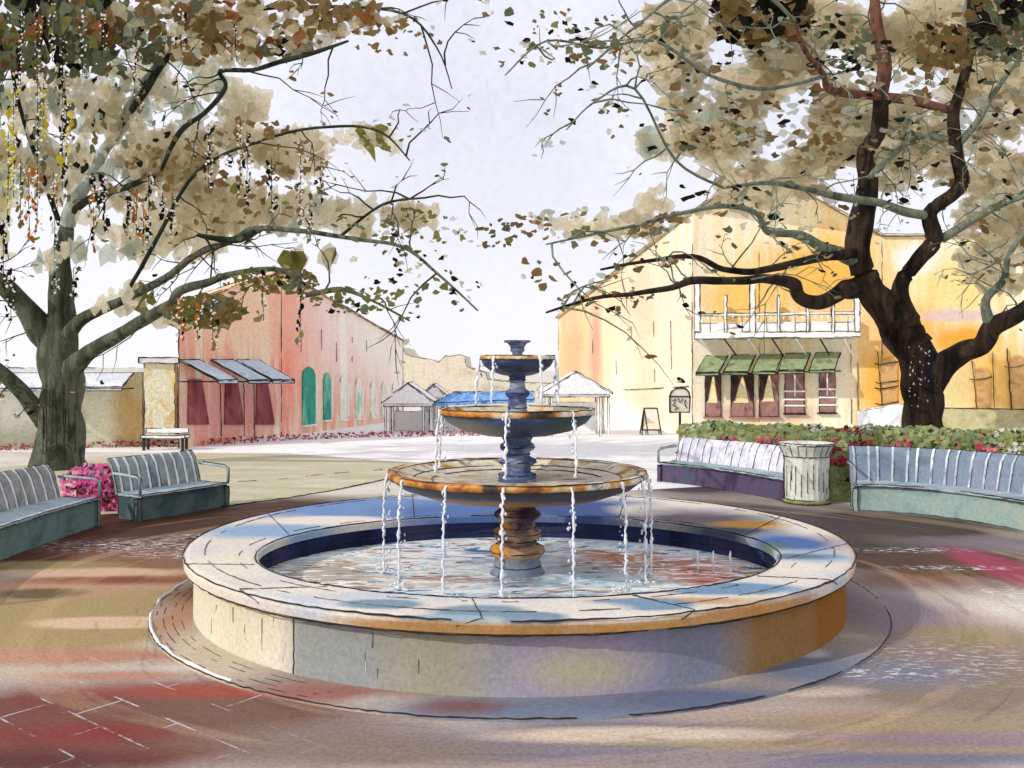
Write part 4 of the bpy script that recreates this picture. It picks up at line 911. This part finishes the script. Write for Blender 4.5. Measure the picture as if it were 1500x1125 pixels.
def tree_right():
    D = 19.0; bx = P(1350, 640, D)
    t = thing('live_oak', (bx.x, D, 0), 'dark twisting live oak rising behind the hedge on the right', 'tree')
    bm = bark('bark_dark', ['#14110f', '#2c241d', '#44352a', '#232128'])
    br = bark('bark_grey_green', ['#4c5244', '#7b8370', '#5f6656']); bred = bark('bark_red', ['#5a3c30', '#7a5444', '#4a3430'])
    m = MB()
    def L(*p, mi=0, **kw): return limb(m, p, mi, **kw)
    paths = []
    L((1349, 698, D, 37), (1350, 660, D, 32), (1350, 615, D, 28), (1349, 570, D, 26), (1345, 535, D, 27), (1335, 505, D, 26), n=16)
    paths.append(L((1345, 530, D, 24), (1318, 485, D, 25), (1285, 440, D-.1, 22), (1266, 400, D-.2, 19), (1256, 370, D-.3, 17), (1262, 320, D-.4, 17), (1272, 265, D-.5, 14), (1268, 222, D-.6, 12), (1288, 190, D-.7, 12), (1290, 140, D-.9, 10)))
    paths.append(L((1289, 145, D-.9, 10), (1296, 100, D-1, 10), (1287, 55, D-1.1, 9), (1281, 0, D-1.3, 7), (1290, -60, D-1.4, 5), mi=2))
    paths.append(L((1350, 525, D, 22), (1335, 480, D-.1, 16), (1319, 438, D-.3, 13), (1322, 408, D-.4, 12), (1345, 380, D-.5, 12), (1368, 350, D-.6, 12), (1364, 312, D-.7, 11), (1398, 282, D-.8, 10), (1409, 262, D-.8, 10), (1400, 215, D-.9, 9), (1396, 167, D-1, 8), (1410, 125, D-1.1, 7), (1420, 70, D-1.2, 6), (1421, 0, D-1.4, 5), (1428, -60, D-1.5, 4)))
    paths.append(L((1394, 162, D-1, 6), (1340, 148, D-1, 7), (1288, 141, D-.95, 7), (1235, 136, D-1.4, 6), (1212, 128, D-1.7, 5), (1206, 108, D-1.9, 4), (1180, 75, D-2.2, 3.5), (1164, 28, D-2.5, 2.5), mi=2))
    paths.append(L((1358, 565, D-.1, 24), (1378, 540, D-.2, 20), (1405, 520, D-.4, 17), (1437, 508, D-.6, 15), (1452, 480, D-.8, 14), (1500, 455, D-1.2, 11), (1550, 415, D-1.6, 9), (1600, 380, D-2, 6)))
    paths.append(L((1258, 420, D-.2, 17), (1232, 428, D-.8, 12), (1200, 444, D-1.4, 11), (1172, 436, D-2, 10), (1160, 415, D-2.4, 9), (1120, 408, D-3, 7), (1082, 412, D-3.5, 6), (1022, 410, D-4.2, 6), (985, 422, D-4.6, 4.5), (930, 430, D-5, 3.6), (870, 437, D-5.5, 3), (800, 458, D-6, 1.6)))
    paths.append(L((1255, 372, D-.4, 10), (1215, 374, D-.9, 7), (1180, 382, D-1.3, 6), (1110, 397, D-2.4, 5), (1060, 394, D-3, 4.5), (1015, 376, D-3.6, 4), (950, 382, D-4.2, 3), (880, 395, D-4.8, 1.6)))
    paths.append(L((1248, 378, D-.4, 11), (1200, 360, D-1, 8), (1170, 343, D-1.6, 6), (1125, 340, D-2.2, 4.5), (1108, 312, D-2.6, 3.8), (1060, 302, D-3.2, 3.5), (1000, 312, D-3.9, 3), (930, 330, D-4.6, 2.6), (860, 345, D-5.2, 2), (800, 358, D-5.6, 1.2), mi=1))
    paths.append(L((1362, 318, D-.7, 7), (1330, 312, D-.8, 7), (1290, 298, D-.9, 6), (1262, 294, D-1, 6), (1200, 282, D-1.6, 5), (1130, 268, D-2.4, 3), (1060, 275, D-3, 2), mi=1))
    paths.append(L((1378, 350, D-.6, 7), (1420, 325, D-.8, 6), (1470, 298, D-1.1, 5), (1530, 278, D-1.5, 3), mi=1))
    paths.append(L((1400, 215, D-.9, 6), (1430, 180, D-1.1, 5), (1460, 130, D-1.4, 4), (1490, 90, D-1.8, 2.5), mi=1))
    paths.append(L((1452, 480, D-.8, 8), (1444, 440, D-1, 6), (1470, 410, D-1.2, 5), (1480, 370, D-1.5, 4), (1510, 330, D-1.8, 3), mi=1))
    paths.append(L((1272, 262, D-.6, 6), (1310, 225, D-.9, 4), (1350, 200, D-1.1, 4), (1385, 205, D-1.2, 3), mi=1))
    paths.append(L((1206, 112, D-1.9, 3), (1120, 130, D-2.6, 3), (1040, 110, D-3.2, 2.6), (960, 60, D-3.8, 2.4), (880, 70, D-4.2, 2), (800, 60, D-4.8, 1.4), (740, 110, D-5.2, 1), mi=1))
    paths.append(L((1164, 30, D-2.5, 3), (1100, -20, D-3, 3), (1000, -10, D-3.6, 2.4), (930, 40, D-4.2, 2), (860, 100, D-4.8, 1.5), mi=1))
    paths.append(L((1060, 275, D-3, 2), (990, 235, D-3.6, 2), (930, 130, D-4.4, 1.8), (870, 150, D-4.8, 1.5), (830, 190, D-5.2, 1), mi=1))
    tw = []
    for p_ in paths[5:]: twigs(m, p_, 8, 1.7, .018, 1, tips=tw)
    for p_ in paths[:5]: twigs(m, p_[len(p_)//2:], 10, 1.6, .02, 1, .2, tips=tw)
    for k in range(34):   # white lichen flecks on the trunk
        a = P(U(1330, 1362), U(500, 600), D-.55); m.leaf(a, U(.015, .05), 3, 2, 5, .3, 1.5)
    m.build('trunk', [bm, br, bred, PK[3]], t)
    m = MB()
    big = {SAND: 6, KHAKI: 4, SAGE: 1}; mid = {KHAKI: 3, BROWN: 3, SAGE: 2, MOSS: 2, BLACK: .6}
    d = D-1.5
    # pale masses
    for cx, cy, rx, ry, n in ((1080, 110, 130, 110, 560), (1250, 120, 120, 110, 420), (1430, 130, 110, 150, 620), (1180, 40, 160, 60, 380), (1000, 60, 90, 60, 200), (1340, 40, 120, 60, 260), (1210, 215, 160, 40, 260), (1465, 330, 70, 110, 330), (1180, 250, 170, 40, 150), (1000, 200, 90, 36, 130), (1030, 285, 130, 22, 80), (900, 330, 90, 18, 70), (1480, 30, 60, 80, 200), (1350, 230, 60, 50, 80), (1560, 180, 80, 200, 300)):
        spray(m, cx, cy, rx*.97, ry*.97, D+.9, 1.1, int(n*.62), 12, 30, big, .04, 1.8, ns=.75)
    for cx, cy, rx, ry, n in ((1080, 110, 130, 110, 120), (1250, 130, 120, 90, 90), (1430, 150, 110, 140, 160), (1010, 195, 120, 26, 90), (1190, 205, 150, 26, 90), (960, 55, 110, 34, 60), (890, 325, 110, 24, 60), (1480, 330, 50, 90, 90), (1120, 320, 150, 30, 40)):
        spray(m, cx, cy, rx, ry, D-.6, 1.4, int(n*.8), 5, 15, mid, -.12, 2.2)
    spray(m, 1115, 22, 75, 46, D-.2, .8, 260, 8, 20, {BROWN: 5, BLACK: 2.5, RUST: .6, KHAKI: 1}, -.5, 1.5)
    spray(m, 1480, 30, 60, 60, d-.6, .8, 200, 6, 16, {BLACK: 3, MOSS: 3, BROWN: 3}, -.2, 1.5)
    spray(m, 1385, 70, 40, 40, d-.6, .8, 70, 6, 16, {BROWN: 4, BLACK: 1}, -.2, 1.5)
    spray(m, 1250, 60, 60, 50, d-.8, .6, 70, 5, 12, {MOSS: 5, BLACK: 2, SAGE: 2}, -.2, 1.8)
    for cx, cy, rx, ry, n in ((780, 82, 90, 22, 26), (880, 60, 80, 40, 40), (850, 150, 70, 30, 14), (830, 335, 120, 26, 46), (870, 445, 70, 20, 26), (800, 400, 40, 26, 10), (960, 400, 60, 40, 20), (800, 25, 60, 25, 14), (740, 345, 80, 18, 30)):
        spray(m, cx, cy, rx, ry, D-4.8, .8, n, 3.5, 11, {KHAKI: 4, BROWN: 2.4, MOSS: 2, BLACK: 1.2, OLIVE: 1}, -.5, 2.2)
    for p_ in tw:
        if R() < .55: 
            for k in range(2): m.leaf(p_ + Vector((U(-.15, .15), U(-.15, .15), U(-.12, .12))), U(.03, .11), random.choices((KHAKI, MOSS, BLACK, SAGE, BROWN), (4, 2, 1.4, 2, 1.5))[0], 2.0, 6, .5)
    for k in range(90):
        p_ = P(U(960, 1500), U(10, 300), d-1.8); m.leaf(p_, U(.05, .13), random.choice((BLACK, BLACK, MOSS)), 2, 7, .4)
    m.build('crown', CM, t)
def tree_left():
    D = 19.6; bx = P(88, 685, D)
    t = thing('live_oak', (bx.x, D, 0), 'olive grey live oak with orange and yellow hanging strands on the left', 'tree')
    bm = bark('bark_olive', ['#30352a', '#4a4f3e', '#66695a', '#383c34']); br = bark('bark_dark_twig', ['#23261e', '#3a3f33']); bs = bark('bark_sage', ['#8a958c', '#a9b2a8', '#6c756a'])
    m = MB(); paths = []
    def L(*p, mi=0, **kw): return limb(m, p, mi, **kw)
    L((88, 692, D, 44), (88, 670, D, 37), (88, 630, D, 31), (90, 580, D, 28), (89, 535, D, 28), (86, 495, D, 26), (88, 455, D, 19), (91, 400, D, 16), (95, 350, D-.1, 12), (99, 325, D-.15, 8), n=16)
    paths.append(L((82, 520, D, 22), (60, 480, D-.1, 19), (30, 445, D-.3, 15), (0, 415, D-.6, 13), (-50, 380, D-1, 9), n=10))
    paths.append(L((66, 618, D, 15), (35, 578, D-.4, 12), (0, 545, D-.9, 10), (-50, 505, D-1.5, 7)))
    paths.append(L((92, 400, D+.02, 12), (95, 345, D-.1, 11.5), (108, 305, D-.3, 11), (138, 250, D-.5, 8), (168, 195, D-.8, 7), (205, 130, D-1.2, 5), (245, 75, D-1.6, 3), mi=2))
    paths.append(L((104, 312, D-.3, 6), (130, 292, D-.6, 5), (152, 283, D-.9, 5), (190, 272, D-1.4, 5), (235, 254, D-1.8, 2.5), mi=1))
    paths.append(L((100, 545, D-.1, 18), (125, 520, D-.4, 12), (170, 492, D-.9, 10), (215, 465, D-1.4, 9), (250, 447, D-1.8, 8), (262, 428, D-2, 7), (300, 415, D-2.4, 6), (345, 400, D-3, 4), (400, 395, D-3.5, 4), (438, 408, D-4, 4.5), (443, 432, D-4.2, 4), (500, 424, D-4.8, 4), (545, 440, D-5.2, 2), (600, 470, D-5.6, 1.2)))
    paths.append(L((98, 492, D-.1, 12), (130, 462, D-.5, 8), (185, 438, D-1, 6), (240, 408, D-1.6, 5.5), (290, 372, D-2.2, 5), (345, 350, D-2.8, 5), (375, 335, D-3.2, 4.5), (440, 338, D-3.8, 3.5), (520, 350, D-4.6, 3), (590, 362, D-5.2, 2.6), (640, 400, D-5.6, 2), (700, 455, D-6, 1.2)))
    paths.append(L((375, 338, D-3.2, 5), (345, 352, D-3, 5), (290, 344, D-3, 3), mi=1))
    paths.append(L((168, 195, D-.8, 4), (215, 130, D-1.4, 5), (250, 78, D-1.8, 4), (300, 40, D-2.4, 2), mi=1))
    paths.append(L((235, 252, D-1.8, 2), (262, 195, D-2.4, 4), (300, 165, D-2.8, 3.5), (330, 128, D-3.2, 3.2), (323, 104, D-3.4, 3.6), (370, 102, D-3.8, 3), (420, 88, D-4.4, 4), (470, 74, D-4.8, 3), (510, 60, D-5.2, 1.6), mi=1))
    paths.append(L((88, 330, D-.2, 4), (60, 250, D-.6, 3.4), (30, 160, D-1.1, 3), (10, 60, D-1.6, 2), mi=1))
    paths.append(L((500, 345, D-4.4, 2.4), (560, 300, D-5, 2), (620, 290, D-5.6, 1.4), mi=1))
    paths.append(L((180, 440, D-1, 3), (230, 350, D-2, 3), (290, 250, D-3, 2.4), (400, 200, D-4, 2), (500, 185, D-4.8, 2), (560, 195, D-5.2, 1.8), (600, 235, D-5.6, 1), mi=1))
    paths.append(L((250, 78, D-1.8, 3), (350, 20, D-3, 3), (480, 10, D-4, 2.4), (590, 20, D-5, 2), (640, 70, D-5.4, 1.2), (662, 130, D-5.6, .8), mi=1))
    tw = []
    for p_ in paths[3:]: twigs(m, p_, 7, 1.6, .017, 1, tips=tw)
    for p_ in paths[:2]: twigs(m, p_, 8, 1.2, .02, 1, .3, tips=tw)
    for k in range(12):
        x = U(60, 112); m.ink([P(x, U(560, 600), D-.6), P(x+U(-3, 3), U(620, 670), D-.62)], .012, 3, .1)
    m.build('trunk', [bm, br, bs, INK], t)
    m = MB(); d = D-2.2
    for cx, cy, rx, ry, n, wt in ((90, 215, 130, 110, 560, {SAND: 5, KHAKI: 2, SAGE: 4}), (240, 120, 90, 70, 170, {SAGE: 6, SAND: 3}), (300, 240, 130, 60, 460, {SAND: 5, KHAKI: 4}), (300, 305, 140, 40, 300, {SAND: 6, KHAKI: 2}), (60, 330, 90, 60, 160, {SAND: 4, SAGE: 3}), (440, 225, 60, 36, 120, {SAND: 5, KHAKI: 3}), (560, 320, 80, 28, 110, {SAND: 4, KHAKI: 3}), (430, 310, 60, 26, 90, {SAND: 5, SAGE: 2}), (360, 150, 40, 30, 50, {SAND: 4, KHAKI: 2}), (-80, 200, 90, 160, 260, {SAND: 5, SAGE: 3}), (230, 350, 110, 36, 120, {SAND: 5, SAGE: 2}), (200, 440, 60, 20, 30, {SAND: 4, OLIVE: 2}), (470, 390, 60, 22, 40, {SAND: 4, OLIVE: 2}), (290, 460, 60, 16, 60, {OLIVE: 3, SAND: 2}), (540, 205, 50, 16, 26, {SAND: 3, OLIVE: 2})):
        spray(m, cx, cy, rx*.97, ry*.97, D-.4, 1.3, int(n*.62), 12, 29, wt, .04, 1.7, 1.57, ns=.75)
    spray(m, 60, 30, 130, 85, d-.8, 1, 520, 8, 22, {BLACK: 4, MOSS: 5, OLIVE: 1, RUST: .9, BROWN: 2}, -.18, 1.9, 1.57)
    spray(m, 330, 34, 180, 58, d-1.5, 1, 400, 8, 20, {BROWN: 5, KHAKI: 4, RUST: .9, MOSS: 2, BLACK: .7}, -.06, 1.4)
    spray(m, 180, 60, 90, 50, d-1, 1, 170, 7, 17, {BROWN: 2, MOSS: 4, SAGE: 3, RUST: 1}, -.2, 1.4)
    spray(m, 530, 20, 90, 30, d-2.2, .8, 110, 6, 15, {BROWN: 5, KHAKI: 2, MOSS: 1.5, RUST: 1}, -.05, 1.4)
    spray(m, -60, 60, 80, 120, d-.8, 1, 260, 8, 20, {BLACK: 3, MOSS: 4, BROWN: 2}, -.3, 1.8, 1.57)
    spray(m, 120, 200, 130, 110, d-1.6, .8, 130, 4, 12, {MOSS: 3, BROWN: 2, KHAKI: 2, BLACK: 1.4, SAGE: 2}, -.3, 2, 1.57)
    spray(m, 330, 250, 150, 80, d-1.6, .8, 130, 4, 12, {KHAKI: 3, BROWN: 3, OLIVE: 1, BLACK: .8}, -.3, 2)
    spray(m, 300, 455, 60, 22, D-3.4, .5, 150, 5, 12, {OLIVE: 5, BROWN: 3, MOSS: 3, BLACK: 1}, -.5, 1.8)
    spray(m, 400, 412, 70, 18, D-4.2, .5, 90, 4, 11, {OLIVE: 4, BROWN: 2, MOSS: 2, BLACK: 1}, -.5, 2)
    spray(m, 520, 440, 70, 20, D-5.4, .5, 70, 3.5, 9, {OLIVE: 4, MOSS: 2, BLACK: 1, KHAKI: 2}, -.5, 2)
    spray(m, 600, 340, 90, 36, D-5.6, .5, 60, 3.5, 10, {KHAKI: 3, OLIVE: 2, MOSS: 2, BLACK: 1, BROWN: 1}, -.5, 2)
    spray(m, 620, 420, 90, 50, D-5.8, .5, 60, 3.5, 9, {OLIVE: 3, MOSS: 2, BLACK: 1, KHAKI: 2}, -.5, 2)
    spray(m, 560, 200, 50, 24, D-5.4, .5, 18, 3.5, 8, {KHAKI: 3, OLIVE: 2, BLACK: 1}, -.5, 2)
    spray(m, 580, 45, 80, 36, D-5.4, .5, 26, 4, 10, {BROWN: 3, KHAKI: 2}, -.5, 2)
    for p_ in tw:
        if R() < .5:
            for k in range(2): m.leaf(p_ + Vector((U(-.12, .12), U(-.12, .12), U(-.1, .1))), U(.03, .1), random.choices((KHAKI, OLIVE, BLACK, MOSS, BROWN), (4, 3, 1.4, 2, 1.5))[0], 2.0, 6, .5)
    m.build('crown', CM, t)
    # hanging strands
    bead = PK[3]
    S_ = [(20, 110, 290, YELLOW), (55, 20, 240, MOSS), (64, 130, 200, YELLOW), (92, 60, 280, BLACK), (97, 150, 250, YELLOW), (12, 200, 330, YELLOW), (30, 240, 330, OLIVE), (42, 250, 350, ORANGE), (55, 255, 340, ORANGE), (78, 260, 310, ORANGE), (135, 262, 300, ORANGE), (137, 310, 370, RUST),
          (152, 260, 340, BLACK), (187, 290, 350, BLACK), (200, 285, 345, RUST), (210, 300, 360, ORANGE), (218, 262, 360, BLACK), (252, 290, 350, BLACK), (238, 290, 320, BLACK), (305, 190, 275, BLACK), (352, 180, 290, BROWN), (362, 200, 300, BLACK), (398, 240, 310, BLACK), (440, 210, 330, BROWN), (454, 290, 350, MOSS), (470, 240, 300, BROWN),
          (150, 20, 80, BLACK), (198, 60, 140, KHAKI), (345, 40, 90, BROWN), (265, 10, 90, BROWN), (5, 330, 420, BLACK), (15, 400, 470, BLACK), (108, 400, 440, BLACK), (262, 440, 500, ORANGE), (290, 450, 500, ORANGE), (312, 440, 510, BROWN), (385, 400, 470, OLIVE), (440, 430, 500, OLIVE), (80, 320, 430, SAGE), (120, 20, 110, MOSS), (30, 20, 130, BLACK), (75, 0, 90, OLIVE)]
    for x, y0, y1, cm in S_:
        m = MB(); dz = D - 4.6 + U(-.4, .4); y = y0; xx = x
        m.tube([P(x, y0-8, dz), P(x, (y0+y1)/2, dz), P(x+U(-2, 2), y1, dz)], .006, 1, 4, False)
        while y < y1:
            xx = x + U(-5, 5) + 3*math.sin(y*.06 + x)
            col = 0 if R() < .68 else 1
            m.leaf(P(xx, y, dz - U(0, .1)), U(.04, .12) * (1 if col == 0 else .7), col, 1.9, 6, .4, 1.57)
            for _ in range(2):
                p_ = P(x + U(-4, 7), y + U(-5, 5), dz - .14); m.leaf(p_, U(.014, .032), 2, 1.1, 6, .2)
            y += U(5, 11)
        m.build('hanging_strand', [CM[cm], CM[BLACK], bead], t)
tree_right(); tree_left()
